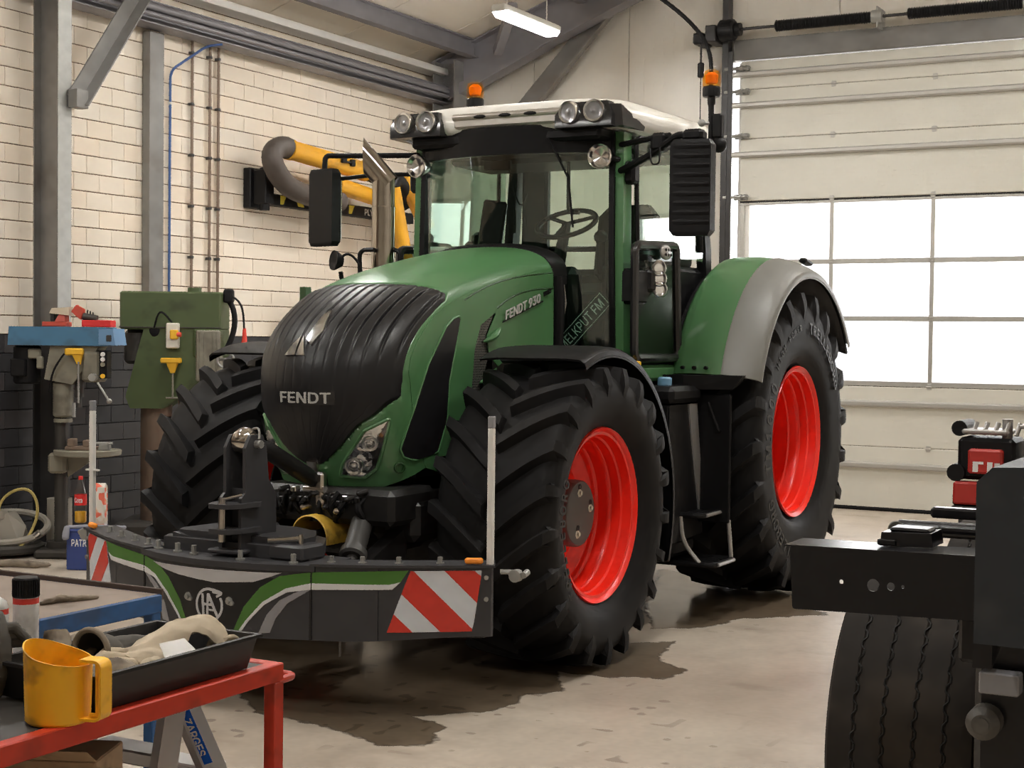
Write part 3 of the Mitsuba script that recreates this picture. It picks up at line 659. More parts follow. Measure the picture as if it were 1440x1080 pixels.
for i in range(12):
    x = -.27 + .055*i; a = np.array([x, -.97, .96-.03*rg.random()]); b = np.array([x+rg.normal(0, .06), -.93, .80+.05*rg.random()])
    tp('hose', tube(spline([a, (a+b)/2+np.array([rg.normal(0, .03), -.05, .0]), b], 8), .011+.006*rg.random(), 7), 'rubber_black')
for i in range(9):
    x = -.24+.07*i; z = .86+.12*rg.random()
    tp('hose_coupling', cat(cyl((x, -1.015, z), (x+.02, -.97, z+.01), .016, n=10), ball((x, -1.015, z), .014, 1)), 'polished_steel' if i % 3 == 0 else 'engine_dark')
tp('front_hook', tube(spline([(-.30, -.98, .98), (-.32, -1.0, .90), (-.33, -.98, .80)], 10), .012, 8), 'galvanised')

# ---- wheels
def tyre(R, rr, hw, nl, A, side):
    h = R*.066; Rt = R-h
    prof = [(rr-.005, -.72*hw), (rr+.02, -.76*hw), (rr+.06, -.86*hw), (.5*(rr+Rt), -.97*hw), (Rt*.93, -.95*hw), (Rt*.975, -.86*hw), (Rt*.995, -.6*hw), (Rt, 0)]
    prof = prof + [(r, -x) for r, x in prof[-2::-1]]
    sp = spline(prof, 50)
    inner = [(rr-.005, .72*hw), (rr-.03, .3*hw), (rr-.03, -.3*hw), (rr-.005, -.72*hw)]
    ms = [lathe(list(map(tuple, sp)) + inner[1:], (0, 0, 0), (1, 0, 0), 96)]
    for sg in (1, -1):
        for q in range(nl):
            f0 = (q + (.5 if sg < 0 else 0))*2*PI/nl
            V = []
            tt = np.linspace(0, 1, 9)
            for t in tt:
                x = sg*hw*(.03+.93*t); f = f0 + A*(1-t)**1.15
                rb = np.interp(abs(x), [0, .6*hw, .86*hw, .97*hw], [Rt, Rt*.995, Rt*.975, Rt*.94])-.012
                rt = R*(1-.022*t*t); wb = (.135-.016*t)*R; wt = (.080-.008*t)*R
                if t < .01: wt *= .85
                for r, w_ in ((rb, -wb/2), (rt, -wt/2), (rt, wt/2), (rb, wb/2)): V.append((x, r, f+w_/r))
            for x, r1, wb, r2, wt in ((1.00, .955, .112, .985, .070), (1.02, .90, .095, .92, .058), (.985, .845, .06, .845, .04)):
                f = f0 - .012
                for r, w_, xx in ((Rt*r1, -wb*R/2, x*hw-.04), (Rt*r2, -wt*R/2, x*hw), (Rt*r2, wt*R/2, x*hw), (Rt*r1, wb*R/2, x*hw-.04)): V.append((sg*xx, r, f+w_/r))
            V = np.array(V); n = len(V)//4; F = []
            for i in range(n-1):
                for j in range(3):
                    a, b, c, d = i*4+j, i*4+j+1, (i+1)*4+j+1, (i+1)*4+j; F += [[a, b, c], [a, c, d]]
            F += [[0, 1, 2], [0, 2, 3], [n*4-4, n*4-2, n*4-3], [n*4-4, n*4-1, n*4-2]]
            # angle grows from the top towards the front (-y)
            P_ = np.c_[V[:, 0], -V[:, 1]*np.sin(V[:, 2]), V[:, 1]*np.cos(V[:, 2])]
            m = mesh(P_, F)
            if m.volume < 0: m.invert()
            ms.append(m)
    return cat(*ms)
def side_letters(s, r, h, x, a0, step):
    """Letters standing on a circle of radius r round the x axis (seen from +x), from angle a0 (0 = up, towards the rear)."""
    out = []
    for i, ch in enumerate(s):
        if ch == ' ': continue
        a = a0 + i*step
        o = np.array([x, math.sin(a)*r, math.cos(a)*r]); v = np.array([-.10, math.sin(a), math.cos(a)]); u = np.array([0, math.cos(a), -math.sin(a)])
        out.append(text(ch, h, o, u, v, .006, True))
    return cat(*out)
def rim(rr, hw, depth, disc):
    p = [(rr+.03, hw), (rr+.035, hw-.012), (rr+.012, hw-.022), (rr-.008, hw-.024), (rr-.013, hw-.075), (rr-.022, hw-.085), (rr-.026, hw-.135), (rr-.035, hw-.145), (rr-.045, hw-.21), (rr-.055, hw-.22), (rr-.065, hw-depth+.05), (rr-.13, hw-depth), (disc+.05, hw-depth), (disc, hw-depth+.03), (0, hw-depth+.03)]
    back = [(0, hw-depth), (rr-.14, hw-depth-.02), (rr-.095, hw-depth), (rr-.09, -hw), (rr+.02, -hw), (rr+.035, -hw+.01), (rr+.02, -hw+.03), (rr-.03, -hw+.05), (rr-.05, 0), (rr-.0, hw-.03), (rr+.03, hw)]
    q = [p[0]]
    for a, b in zip(p, p[1:]): q += [((a[0]*2+b[0])/3, (a[1]*2+b[1])/3), ((a[0]+2*b[0])/3, (a[1]+2*b[1])/3), b] if abs(a[0]-b[0])+abs(a[1]-b[1]) > .03 else [b]
    return lathe(q + back, (0, 0, 0), (1, 0, 0), 72)
ft, rt_ = tyre(.815, .455, .345, 21, .30, 1), tyre(1.06, .515, .37, 21, .30, 1)
frim, rrim = rim(.44, .275, .30, .20), rim(.495, .315, .46, .24)
def hub(s_):
    m = [lathe([(.0, .150), (.150, .150), (.172, .146), (.180, .136), (.182, .12), (.182, -.05), (.21, -.07), (.21, -.10), (0, -.10)], (0, 0, 0), (1, 0, 0), 48)]
    return cat(*m)
for s_, xc in ((1, .925), (-1, -1.0)):
    f = (lambda m: m) if s_ > 0 else mirx
    k = key('front_wheel', TR)
    o = np.array([xc, 0, .818]); rx = 7 if s_ > 0 else 3
    tp('tyre', at(at(f(ft), rx=rx), o), 'tyre_rubber', k, 35)
    tp('rim', at(f(frim), o), 'rim_red', k, 35, label='glossy red wheel rim')
    tp('hub', at(f(hub(1)), o), 'hub_grey', k, 35, label='dark grey hub cover with bolts')
    for q in range(3):
        a = math.radians((100, 10, 250)[q]); bo = np.array([.150, .115*math.cos(a)*1, .115*math.sin(a)])
        tp('bolt', at(f(cat(lathe([(.0, .003), (.022, .003), (.026, 0)], bo, (1, 0, 0), 6), cyl(bo, bo+np.array([.012, 0, 0]), .012, n=10))), o), 'polished_steel', k)
        tp('bolt_pocket', at(f(cyl(bo+np.array([.0005, 0, .03]), bo+np.array([.002, 0, .03]), .019, n=16)), o), 'black_plastic', k)
    m = side_letters('TRELLEBORG', .60, .05, .336, -2.2, .11)
    tp('sidewall_lettering', at(f(m) if s_ > 0 else sc(at(m, rz=0), -1, -1, 1), o), 'tyre_print', k)
for s_ in (1, -1):
    f = (lambda m: m) if s_ > 0 else mirx
    k = key('rear_wheel', TR); o = np.array([s_*1.025, 2.88, 1.064])
    tp('tyre', at(at(f(rt_), rx=4), o), 'tyre_rubber', k, 35)
    tp('rim', at(f(rrim), o), 'rim_red', k, 35, label='glossy red deep-dish wheel rim')
    tp('hub', at(f(cyl((-.10, 0, 0), (-.02, 0, 0), .2, n=40, ch=.02)), o), 'hub_grey', k, 35)
    for m in (side_letters('TRELLEBORG', .79, .075, .366, .12, .105), side_letters('HIGH POWER', .80, .04, .366, -.85, .075), side_letters('TM1000', .77, .085, .366, -1.75, .14), side_letters('TRELLEBORG', .79, .075, .366, .12+PI, .105)):
        tp('sidewall_lettering', at(f(m) if s_ > 0 else sc(m, -1, -1, 1), o), 'tyre_print', k)

# ---- mudguards
def arc_sheet(c, prof, a0, a1, n=40, t=.012):
    """Sheet bent round the axle c=(y, z): prof of (x, radius); angles from straight up, positive to the front."""
    A = np.radians(np.linspace(a0, a1, n)); prof = np.asarray(prof, float)
    P = np.array([[(x, c[0]-r*math.sin(a), c[1]+r*math.cos(a)) for x, r in prof] for a in A])
    Q = np.array([[(x, c[0]-(r-t)*math.sin(a), c[1]+(r-t)*math.cos(a)) for x, r in prof] for a in A])
    return slab(P, Q)
for s_, xo in ((1, 0.0), (-1, .04)):
    f = (lambda m: m) if s_ > 0 else mirx
    m = arc_sheet((0.05, .80), [(.60+xo, .915), (.72+xo, .925), (1.12+xo, .925), (1.20+xo, .918), (1.225+xo, .90), (1.23+xo, .875)], 22, -112, 50)
    m2 = cat(box(.50, .10, 1.62, .75, .22, 1.68, .015), tube([(.42, .15, 1.2), (.60, .18, 1.60), (.95, .15, 1.70)], .03, 8))
    tp('front_mudguard', f(m), 'black_plastic', smooth=40, label='black plastic mudguard over the front wheel')
    tp('mudguard_stay', f(m2), 'steel_dark')
for s_ in (1, -1):
    f = (lambda m: m) if s_ > 0 else mirx
    def rr(x): return [(x, 0)]
    c = (2.88, 1.05)
    def fsheet(pr, a0, a1, t=.014, n=50):
        A = np.radians(np.linspace(a0, a1, n))
        def rad(r, a): return r*(1 - .055*max(0, math.sin(a))**2*(1 if a > 0 else 0)*1.0) + .03*math.cos(a)
        P = np.array([[(x, c[0]-rad(r, a)*math.sin(a), c[1]+rad(r, a)*math.cos(a)) for x, r in pr] for a in A])
        Q = np.array([[(x-.004, c[0]-rad(r-t, a)*math.sin(a), c[1]+rad(r-t, a)*math.cos(a)) for x, r in pr] for a in A])
        return slab(P, Q)
    k = tp('rear_mudguard', f(fsheet([(.83, 1.20), (.845, 1.245), (.87, 1.265), (.92, 1.272), (1.05, 1.272), (1.19, 1.258)], 66, -54)), 'tractor_green', smooth=45, label='green rear mudguard with a grey outer band')
    tp('outer_band', f(fsheet([(1.185, 1.262), (1.20, 1.262), (1.28, 1.240), (1.36, 1.205), (1.41, 1.175), (1.425, 1.155), (1.425, 1.13)], 66, -54)), 'fender_grey', k, 45, label='grey outer band of the rear mudguard')
    tp('inner_lining', f(fsheet([(.80, 1.21), (1.05, 1.235), (1.30, 1.19), (1.40, 1.14)], 64, -57, .02)), 'black_plastic', k, 45)
    tp('marker_lamp', f(cbox((1.30, 3.12, 2.325), (.06, .16, .035), .012, rx=-8)), 'black_plastic', k)
    tp('inner_panel', f(prism(Polygon([(2.88-1.19*math.cos(a), 1.05+1.22*math.sin(a)) for a in np.linspace(.35, 2.6, 24)]), (.805, 0, 0), (0, 1, 0), (0, 0, 1), (.03, 0, 0))), 'cab_trim', k, False)
    for i in range(3): tp('screw', f(cyl((.93+.08*i, 1.77, 1.585), (.93+.08*i, 1.745, 1.585), .012, n=8)), 'black_plastic', k)
    # steps and boxes below the cab
    tp('side_panel_lower', f(cat(box(1.0, 1.735, .60, 1.27, 1.765, 1.42, .008), hull([(.64, 1.60, 1.45), (1.0, 1.60, 1.45), (1.28, 1.74, 1.45), (.64, 1.60, 1.54), (1.0, 1.60, 1.54), (1.34, 1.76, 1.54), (.64, 1.84, 1.45), (1.28, 1.84, 1.47), (.64, 1.84, 1.54), (1.34, 1.84, 1.54)]))), 'cab_trim', smooth=False, label='flat black panel below the cab')
    tp('grab_bar', f(tube(bend([(1.13, 1.735, 1.36), (1.13, 1.71, 1.36), (1.20, 1.71, 1.19), (1.20, 1.735, 1.19)], .02), .012, 8)), 'black_plastic')
    k2 = tp('step_column', f(cat(prism(rpoly([(1.24, 1.36), (1.66, 1.36), (1.74, .95), (1.80, .62), (1.82, .52), (1.26, .50)], .02), (.62, 0, 0), (0, 1, 0), (0, 0, 1), (.44, 0, 0)), *[box(.64, 1.235, z, 1.05, 1.245, z+.17, .004) for z in (.60, .80, 1.0, 1.19)])), 'cab_trim', smooth=False, label='black step column ahead of the rear wheel')
    tp('strip', f(prism([(1.53, 1.36), (1.665, 1.36), (1.745, .95), (1.80, .62), (1.745, .62), (1.65, .95)], (1.06, 0, 0), (0, 1, 0), (0, 0, 1), (.012, 0, 0))), 'silver_strip', k2, False)
    tp('lid', f(box(.66, 1.22, 1.37, 1.09, 1.70, 1.475, .03)), 'cab_trim', k2, 30)
    tp('filler_cap', f(cyl((.95, 1.42, 1.47), (.95, 1.42, 1.53), .045, n=16, ch=.01)), 'cap_blue', k2, 30, label='light blue filler cap')
    for j, (y0, y1, z0, xo) in enumerate(((1.46, 1.76, .67, 1.20), (1.44, 1.78, .37, 1.29))):
        k3 = tp('step', f(cat(box(.80, y0, z0-.02, xo-.03, y1, z0, .006), tube(bend([(.80, y0, z0), (xo, y0, z0), (xo, y1, z0), (.80, y1, z0)], .06), .018, 8), *[box(.86, y0+.03+q*.05, z0, xo-.04, y0+.045+q*.05, z0+.012, .002) for q in range(int((y1-y0-.05)/.05))])), 'black_plastic', None, False)
        tp('edge', f(tube([(xo+.012, y0+.03, z0), (xo+.012, y1-.03, z0)], .012, 8)), 'silver_strip', k3)
    for q in (tube(bend([(1.06, 1.44, .66), (1.08, 1.44, .5), (1.20, 1.44, .37)], .08), .014, 8), tube(bend([(1.26, 1.755, .62), (1.27, 1.76, .5), (1.28, 1.76, .37)], .06), .014, 8)): tp('step_hanger', f(q), 'silver_strip')
    tp('step_block', f(box(.7, 1.4, .40, 1.04, 1.74, .52, .03)), 'cab_trim')
    tp('lower_column', f(box(.66, 1.28, .42, 1.0, 1.74, .52, .03)), 'cab_trim')

# ---- cab
A_ = lambda s_: [(s_*.70, 1.22, 1.66), (s_*.695, 1.20, 2.3), (s_*.69, 1.22, 3.04)]
def post(pts, w, d): # flat post through the points, w across x, d along y
    return tube(pts, 1.0, 4) if False else cat(*[hull([(p[0]+sx*w/2, p[1]+sy*d/2, p[2]) for p in (a, b) for sx in (-1, 1) for sy in (-1, 1)]) for a, b in zip(pts, pts[1:])])
for s_ in (1, -1):
    k = tp('cab_post', post([(s_*.745, 1.25, 1.60), (s_*.735, 1.24, 2.3), (s_*.725, 1.25, 3.04)], .055, .12), 'tractor_green', smooth=False, label='green front cab post')
    tp('gasket', post([(s_*.70, 1.20, 1.64), (s_*.69, 1.19, 2.3), (s_*.68, 1.20, 3.02)], .035, .06), 'cab_trim', k, False)
    tp('rear_post', post([(s_*.80, 2.50, 1.6), (s_*.76, 2.52, 2.4), (s_*.70, 2.50, 3.1)], .07, .10), 'cab_trim', smooth=False)
    kd = tp('door', cat(tube(bend([(s_*.795, 1.32, 2.36), (s_*.775, 1.32, 3.02), (s_*.775, 2.35, 3.05), (s_*.80, 2.38, 2.36)], .08), .016, 8)), 'cab_trim', label='glazed cab door with a black frame')
    tp('pane', hull([(s_*.782, 1.30, 2.3), (s_*.768, 1.30, 3.06), (s_*.768, 2.45, 3.08), (s_*.785, 2.45, 2.3), (s_*.784, 1.30, 2.3), (s_*.770, 1.30, 3.06), (s_*.770, 2.45, 3.08), (s_*.787, 2.45, 2.3)]), 'cab_glass', kd, False)
    lowr = rpoly([(1.16, 1.645), (1.86, 1.645), (1.83, 2.0), (1.80, 2.37), (1.15, 2.34)], .05)
    tp('lower_pane', prism(lowr, (s_*.846, 0, 0), (0, 1, 0), (0, 0, 1), (.006, 0, 0)), 'door_glass', kd, False, label='dark lower door glass')
    lc = list(lowr.exterior.coords)[:-1]
    tp('lower_frame', tube([(s_*.855, y, z) for y, z in lc], .028, 8, closed=True), 'black_gloss', kd, label='rounded black frame of the lower door glass')
    for q in (box(s_*.74, 1.18, 1.98, s_*.86, 1.36, 2.20, .02), box(s_*.74, 1.20, 2.72, s_*.82, 1.30, 2.86, .02)): tp('hinge_block', q, 'cab_trim', kd)
    kq = tp('turn_lamp', cat(box(s_*.80, 1.34, 2.06, s_*.875, 1.52, 2.20, .02)), 'black_plastic', label='small chrome lamp cluster on the cab post')
    for q in range(3): tp('lens', cat(lathe([(.0, .012), (.03, .012), (.046, .0), (.052, .016), (.046, .022)], (s_*.885, 1.44+.01*q, 2.21-.065*q), (s_*.7, -.7, 0), 16)), 'lamp_chrome', kq)
    tp('oval_lamp', ell((s_*.885, 1.56, 2.315), (.022, .085, .048)), 'silver_strip', label='oval lamp on the door')
    for q in range(6): tp('oval_diode', ell((s_*.905, 1.52+.04*(q % 3), 2.33-.03*(q//3)), (.006, .010, .010), 1), 'cab_trim', 'tractor__oval_lamp' if s_ > 0 else 'tractor__oval_lamp_001')
    tp('latch', box(s_*.84, 1.10, 1.60, s_*.88, 1.22, 1.63, .006), 'latch_yellow', label='small yellow latch below the door')
    tp('sill', box(s_*.62, 1.10, 1.50, s_*.86, 1.95, 1.60, .02), 'tractor_green')
# windscreen: one curved sheet between the posts
def wsp(u, v, off=0): # u -1..1, v 0..1 (bottom to top)
    zb = 1.70 + (2.30-1.70)*(1-smooth_np(.60, .95, abs(u)))*0
    z = 1.68 + v*1.36
    x = u*.69
    y = 1.19 - .22*(1-abs(u)**2.2)*(.35+.65*v)
    return np.stack([x, y+off, z+0*x], -1)
U, V_ = np.meshgrid(np.linspace(-1, 1, 25), np.linspace(0, 1, 12))
ws = tp('windscreen', slab(wsp(U, V_), wsp(U, V_, .004)), 'cab_glass', smooth=40, label='large curved windscreen')
Uh, Vh = np.meshgrid(np.linspace(-1, 1, 25), np.linspace(.905, 1.03, 4))
tp('header', slab(wsp(Uh, Vh, -.012), wsp(Uh, Vh, .05)), 'cab_trim', ws, 40, label='black band along the top of the windscreen')
tp('wiper', tube([(.33, .99, 3.0), (.45, 1.04, 2.75), (.47, 1.07, 2.45)], .007, 6), 'cab_trim', ws)
tp('header_panel', cat(box(-.68, 1.0, 2.98, .68, 2.5, 3.06, .02), box(-.60, 1.35, 2.90, .60, 1.9, 2.99, .03)), 'cab_trim', smooth=False)
def roundrect(hx, y0, y1, r, n=8):
    pts = []
    for cx, cy, a in ((hx-r, y1-r, 0), (-hx+r, y1-r, 90), (-hx+r, y0+r, 180), (hx-r, y0+r, 270)):
        for t in np.linspace(0, 90, n): pts.append((cx+r*math.cos(math.radians(a+t)), cy+r*math.sin(math.radians(a+t))))
    return np.array(pts)
lay = [(.74, 1.02, 2.60, 3.05, .10), (.80, .99, 2.66, 3.07, .14), (.83, .97, 2.68, 3.11, .18), (.83, .98, 2.68, 3.16, .22), (.79, 1.02, 2.64, 3.215, .24), (.70, 1.14, 2.52, 3.25, .28), (.50, 1.35, 2.3, 3.27, .25), (.02, 1.78, 1.84, 3.28, .015)]
R3 = np.array([np.c_[roundrect(hx, y0, y1, r), np.full(32, z)] for hx, y0, y1, z, r in lay])
R3[:, :, 2] += (R3[:, :, 1]-1.0)*.012
roof = tp('roof', cat(grid(np.transpose(R3, (1, 0, 2)), closed_u=True), hull(R3[0])), 'roof_white', smooth=50, label='white cab roof')
tp('visor', cat(box(-.33, .955, 3.085, .43, 1.0, 3.16, .012), cyl((-.33, .96, 3.155), (.43, .96, 3.155), .022, n=12)), 'visor_silver', roof, 30, label='silver bar on the roof front')
for xx in (-.13, .05, .23): tp('recess', ell((xx, .940, 3.150), (.045, .010, .012)), 'cab_trim', roof)
for s_ in (1, -1):
    kk = tp('lamp_housing', cat(hull([(s_*(.60+sx*.19), .975+sy*.05, z) for sx in (-1, 1) for sy in (-1, 1) for z in (3.045, 3.12)] + [(s_*(.60+sx*.15), 1.0+sy*.04, 3.20) for sx in (-1, 1) for sy in (-1, 1)]), hull([(s_*.74, .95, 3.05), (s_*.835, 1.0, 3.05), (s_*.84, 1.30, 3.05), (s_*.835, 1.32, 3.08), (s_*.74, .95, 3.18), (s_*.82, 1.0, 3.18), (s_*.80, 1.0, 3.05)])), 'black_gloss', roof, 25, label='black roof corner with two round work lamps')
    for xx, dx in ((.51, -.1), (.68, .10)):
        o = np.array([s_*xx, .912, 3.135]); n = np.array([s_*dx, -1, .0]); n /= np.linalg.norm(n)
        kl = tp('work_lamp', lathe([(.066, -.03), (.070, .0), (.066, .012), (.056, .010), (.053, .002)], o, n, 28), 'lamp_chrome', roof)
        tp('face', lathe([(.054, .003), (.03, -.002), (.012, .004), (0, .006)], o, n, 24), 'lamp_face', kl) if False else tp('lamp_face', lathe([(.055, .003), (.03, -.002), (.012, .004), (0, .006)], o, n, 24), 'lamp_face', roof)
    o = np.array([s_*.66, 1.04, 2.875]); n = np.array([s_*.12, -1, -.05]); n /= np.linalg.norm(n)
    kw = tp('work_lamp', cat(lathe([(.0, -.10), (.04, -.10), (.074, -.02), (.078, .0), (.074, .008), (.066, .004), (.05, -.015), (0, -.03)], o, n, 28)), 'lamp_chrome', label='round chrome work lamp on the cab post')
    tp('lamp_arm', tube([(s_*.72, 1.2, 2.87), (s_*.68, 1.12, 2.87)], .02, 8), 'cab_trim', kw)
# mirrors
for s_ in (1, -1):
    z0, z1 = (2.37, 2.93) if s_ > 0 else (2.36, 2.87)
    P0 = [(s_*(1.20), .86), (s_*1.43, .92), (s_*1.43, 1.0), (s_*1.20, .96)]
    b = hull([(x, y, z) for x, y in P0 for z in (z0+.03, z1-.03)] + [(s_*1.315+(x-s_*1.315)*.86, .93+(y-.93)*.7, z) for x, y in P0 for z in (z0, z1)])
    k = tp('mirror', b, 'black_plastic', smooth=25, label='tall black wing mirror on an arm')
    if s_ > 0:
        for q in range(9): tp('rib', hull([(1.22, .866, z0+.06+q*.055), (1.425, .919, z0+.06+q*.055), (1.22, .8635, z0+.08+q*.055), (1.425, .908, z0+.08+q*.055), (1.22, .868, z0+.10+q*.055), (1.425, .923, z0+.10+q*.055)]), 'black_plastic', k, False)
    tp('glass', prism([(-.10, z0+.05), (.10, z0+.05), (.10, z1-.05), (-.10, z1-.05)], (s_*1.315, .985, 0), (1, 0, 0), (0, 0, 1), (0, .008, 0)), 'lamp_chrome', k, False)
    if s_ > 0:
        arm = cat(tube(bend([(.73, 1.2, 2.80), (1.0, 1.02, 2.86), (1.22, .95, 2.97), (1.32, .94, 2.94)], .06), .022, 10), tube([(.73, 1.2, 2.96), (.98, 1.08, 2.97), (1.14, .99, 2.97)], .018, 10), box(1.02, .97, 2.88, 1.12, 1.07, 2.99, .02), box(1.25, .90, 2.92, 1.38, 1.0, 2.99, .02), tube(bend([(1.02, .98, 2.9), (1.04, .96, 2.80), (1.09, .96, 2.80), (1.09, .97, 2.9)], .03), .005, 6))
    else:
        arm = cat(tube(bend([(-.73, 1.2, 2.965), (-1.26, 1.0, 2.965), (-1.32, .95, 2.965), (-1.32, .94, 2.85)], .05), .018, 10), tube([(-.73, 1.2, 2.84), (-1.0, 1.1, 2.84), (-1.3, .95, 2.80)], .014, 8))
    tp('arm', arm, 'cab_trim', k)
# beacons
def beacon(x, y, z, pole, s_):
    k = tp('beacon', cat(lathe([(0, 0), (.055, 0), (.060, .015), (.060, .058), (.052, .068), (0, .068)], (x, y, z), (0, 0, 1), 24), cyl((x, y, z-pole), (x, y, z), .018, n=12), cyl((x, y, z-.05), (x, y, z), .026, n=12)), 'black_plastic', label='amber flashing beacon on a black stem')
    tp('lens', lathe([(.056, .066), (.060, .08), (.060, .135), (.052, .165), (.030, .178), (.0, .18)], (x, y, z), (0, 0, 1), 28), 'amber_lens', k, 40, label='amber lens')
    tp('lens_core', lathe([(0, .085), (.036, .088), (.040, .10), (.044, .14), (.026, .16), (0, .162)], (x, y, z), (0, 0, 1), 18), 'amber_core', k, 40)
    return k
beacon(-.60, 1.69, 3.335, .10, -1)
k = beacon(.95, 2.14, 3.375, .30, 1)
tp('bracket', cat(tube(bend([(.78, 2.3, 3.1), (.95, 2.16, 3.06), (.95, 2.14, 3.30)], .04), .018, 8), ball((1.0, 2.16, 3.06), .055, 2), box(.96, 2.12, 3.10, 1.03, 2.18, 3.26, .01)), 'cab_trim', k)
tp('clamp', cat(ball((.90, 2.1, 3.20), .025, 2), cyl((.90, 2.1, 3.2), (.95, 2.14, 3.2), .012, n=8)), 'galvanised', k)
# exhaust
k = tp('exhaust', cat(lathe([(.072, 0), (.072, .50), (.074, .505), (.074, .52), (.070, .525), (.070, .72), (.066, .72), (.066, 0)], (-.62, .60, 2.05), (0, 0, 1), 40)), 'exhaust_steel', smooth=35, label='tall polished exhaust pipe with slanted tip')
lf = np.array([-.877, -.48, 0]); d = lf*.66 + np.array([0, 0, .75]); d /= np.linalg.norm(d); e0 = np.array([-.62, .60, 2.75])
tip = lathe([(.072, -.05), (.072, .20), (.072, .42)], e0, d, 48)
tip = trimesh.intersections.slice_mesh_plane(tip, -lf, e0+lf*.125)
tip2 = lathe([(.069, -.05), (.069, .20), (.069, .42)], e0, d, 48)
tip2 = trimesh.intersections.slice_mesh_plane(tip2, -lf, e0+lf*.125)
tp('tip', tip, 'exhaust_steel', k, 35); tp('tip_lining', tip2, 'exhaust_inside', k, 35)
tp('guard', cat(tube(bend([(-.72, .50, 2.05), (-.73, .50, 2.30), (-.62, .5, 2.30)], .05), .014, 8), tube(bend([(-.50, .60, 2.1), (-.49, .60, 2.29), (-.57, .62, 2.31)], .05), .014, 8)), 'cab_trim', k)
k = tp('bonnet_lamp', cat(lathe([(0, -.05), (.035, -.05), (.06, -.01), (.062, .008), (.054, .004), (0, -.01)], (-.82, .36, 2.23), (-.5, -.86, .1), 20), tube([(-.80, .40, 2.16), (-.80, .42, 2.08)], .014, 8), tube(spline([(-.81, .40, 2.22), (-.76, .42, 2.27), (-.70, .44, 2.22), (-.68, .45, 2.12)], 14), .008, 6)), 'cab_trim', label='small round lamp beside the exhaust')
tp('bracket', box(-.86, .40, 2.03, -.60, .48, 2.08, .01), 'visor_silver', k)
# ---- inside the cab
tp('cab_floor', cat(box(-.74, 1.22, 1.45, .74, 2.6, 1.60, .02), box(-.74, 2.2, 1.55, .74, 2.62, 2.25, .05), box(.52, 1.36, 1.55, .77, 2.55, 2.26, .04), box(-.77, 1.36, 1.55, -.52, 2.5, 2.26, .04), box(-.62, 1.25, 1.55, .40, 1.40, 2.22, .05)), 'cab_trim', smooth=False)
seat = tp('seat', cat(box(.02, 1.85, 2.0, .50, 2.30, 2.14, .06), hull([(x, y, z) for x in (.05, .47) for y, z in ((2.22, 2.1), (2.36, 2.1), (2.42, 2.62), (2.32, 2.62))] + [(x, y, 2.70) for x in (.12, .40) for y in (2.36, 2.42)])), 'seat_cloth', smooth=40)
st = tp('steering_wheel', tube([(.15+.20*math.cos(a), 1.62+.17*math.sin(a), 2.52+.10*math.sin(a)) for a in np.linspace(0, 2*PI, 30, endpoint=False)], .017, 8, closed=True), 'cab_trim')
tp('column', cat(tube([(.15, 1.62, 2.52), (.15, 1.48, 2.2), (.15, 1.42, 1.7)], [.03, .05, .06], 10), *[tube([(.15, 1.62, 2.52), (.15+.19*math.cos(a), 1.62+.16*math.sin(a), 2.52+.095*math.sin(a))], .014, 6) for a in (.5, 2.6, 4.7)]), 'cab_trim', st)
mo = tp('monitor', cbox((-.30, 1.42, 2.50), (.16, .05, .34), .015, rz=18, ry=8), 'cab_trim')
tp('stalk', cat(tube([(-.30, 1.45, 2.4), (-.2, 1.5, 2.15)], .015, 6), tube([(-.12, 1.4, 2.45), (-.12, 1.4, 2.60)], .01, 6)), 'cab_trim', mo)
tp('rear_view_mirror', cat(cbox((-.17, 1.25, 2.88), (.20, .03, .07), .01), tube(spline([(-.10, 1.25, 2.9), (-.08, 1.3, 2.75), (-.02, 1.3, 2.62), (.02, 1.3, 2.70)], 12), .006, 6)), 'cab_trim')
tp('grab_handle', tube(bend([(.22, 1.5, 2.95), (.22, 1.5, 2.58), (.30, 1.5, 2.58)], .04), .012, 8), 'cab_trim')
tp('rear_frame_post', box(-.66, 2.48, 2.2, -.45, 2.56, 3.05, .02), 'cab_trim')
tp('arm_rest', cat(box(.30, 1.7, 2.15, .48, 2.2, 2.25, .04), tube([(.36, 1.72, 2.2), (.38, 1.66, 2.40)], .03, 8), ball((.38, 1.66, 2.43), .045)), 'cab_trim')
tp('cab_clutter', cat(*[cbox((-.62+.05*(i % 3), 1.7+.18*(i//3), 2.30+.06*(i % 3)), (.16, .16, .12), .02, rz=20*i) for i in range(5)]), 'cab_trim', kind='stuff')
tp('arm_cushion', ell((.60, 2.25, 2.30), (.14, .30, .10)), 'seat_cloth')
tp('rear_bars', cat(tube([(-.7, 2.55, 2.42), (.75, 2.55, 2.40)], .02, 8)), 'cab_trim')
# name plate standing inside the windscreen
d0 = np.array([.355, 1.205, 1.655]); d1 = np.array([.672, 1.215, 1.985]); uu_ = (d1-d0)/np.linalg.norm(d1-d0)
vv_ = np.array([-.62, 0, .68]); vv_ -= uu_*(vv_@uu_); vv_ /= np.linalg.norm(vv_); L_ = np.linalg.norm(d1-d0)
k = thing('name_plate', 'black name plate with white capital letters leaning inside the windscreen of the tractor', 'sign', (TX, TY, 0))
obj('board', prism(rpoly([(-.06, -.01), (L_, -.01), (L_, .115), (-.06, .115)], .008), d0, uu_, vv_, np.cross(uu_, vv_)*-.006), 'sign_black', k, False)
nn = np.cross(uu_, vv_)
if nn[1] > 0: nn = -nn
obj('border', cat(*[prism(q, d0+nn*.0, uu_, vv_, nn*.002) for q in ([(-.05, 0), (L_-.01, 0), (L_-.01, .004), (-.05, .004)], [(-.05, .101), (L_-.01, .101), (L_-.01, .105), (-.05, .105)], [(L_-.014, 0), (L_-.01, 0), (L_-.01, .105), (L_-.014, .105)])]), 'sign_white', k, False)
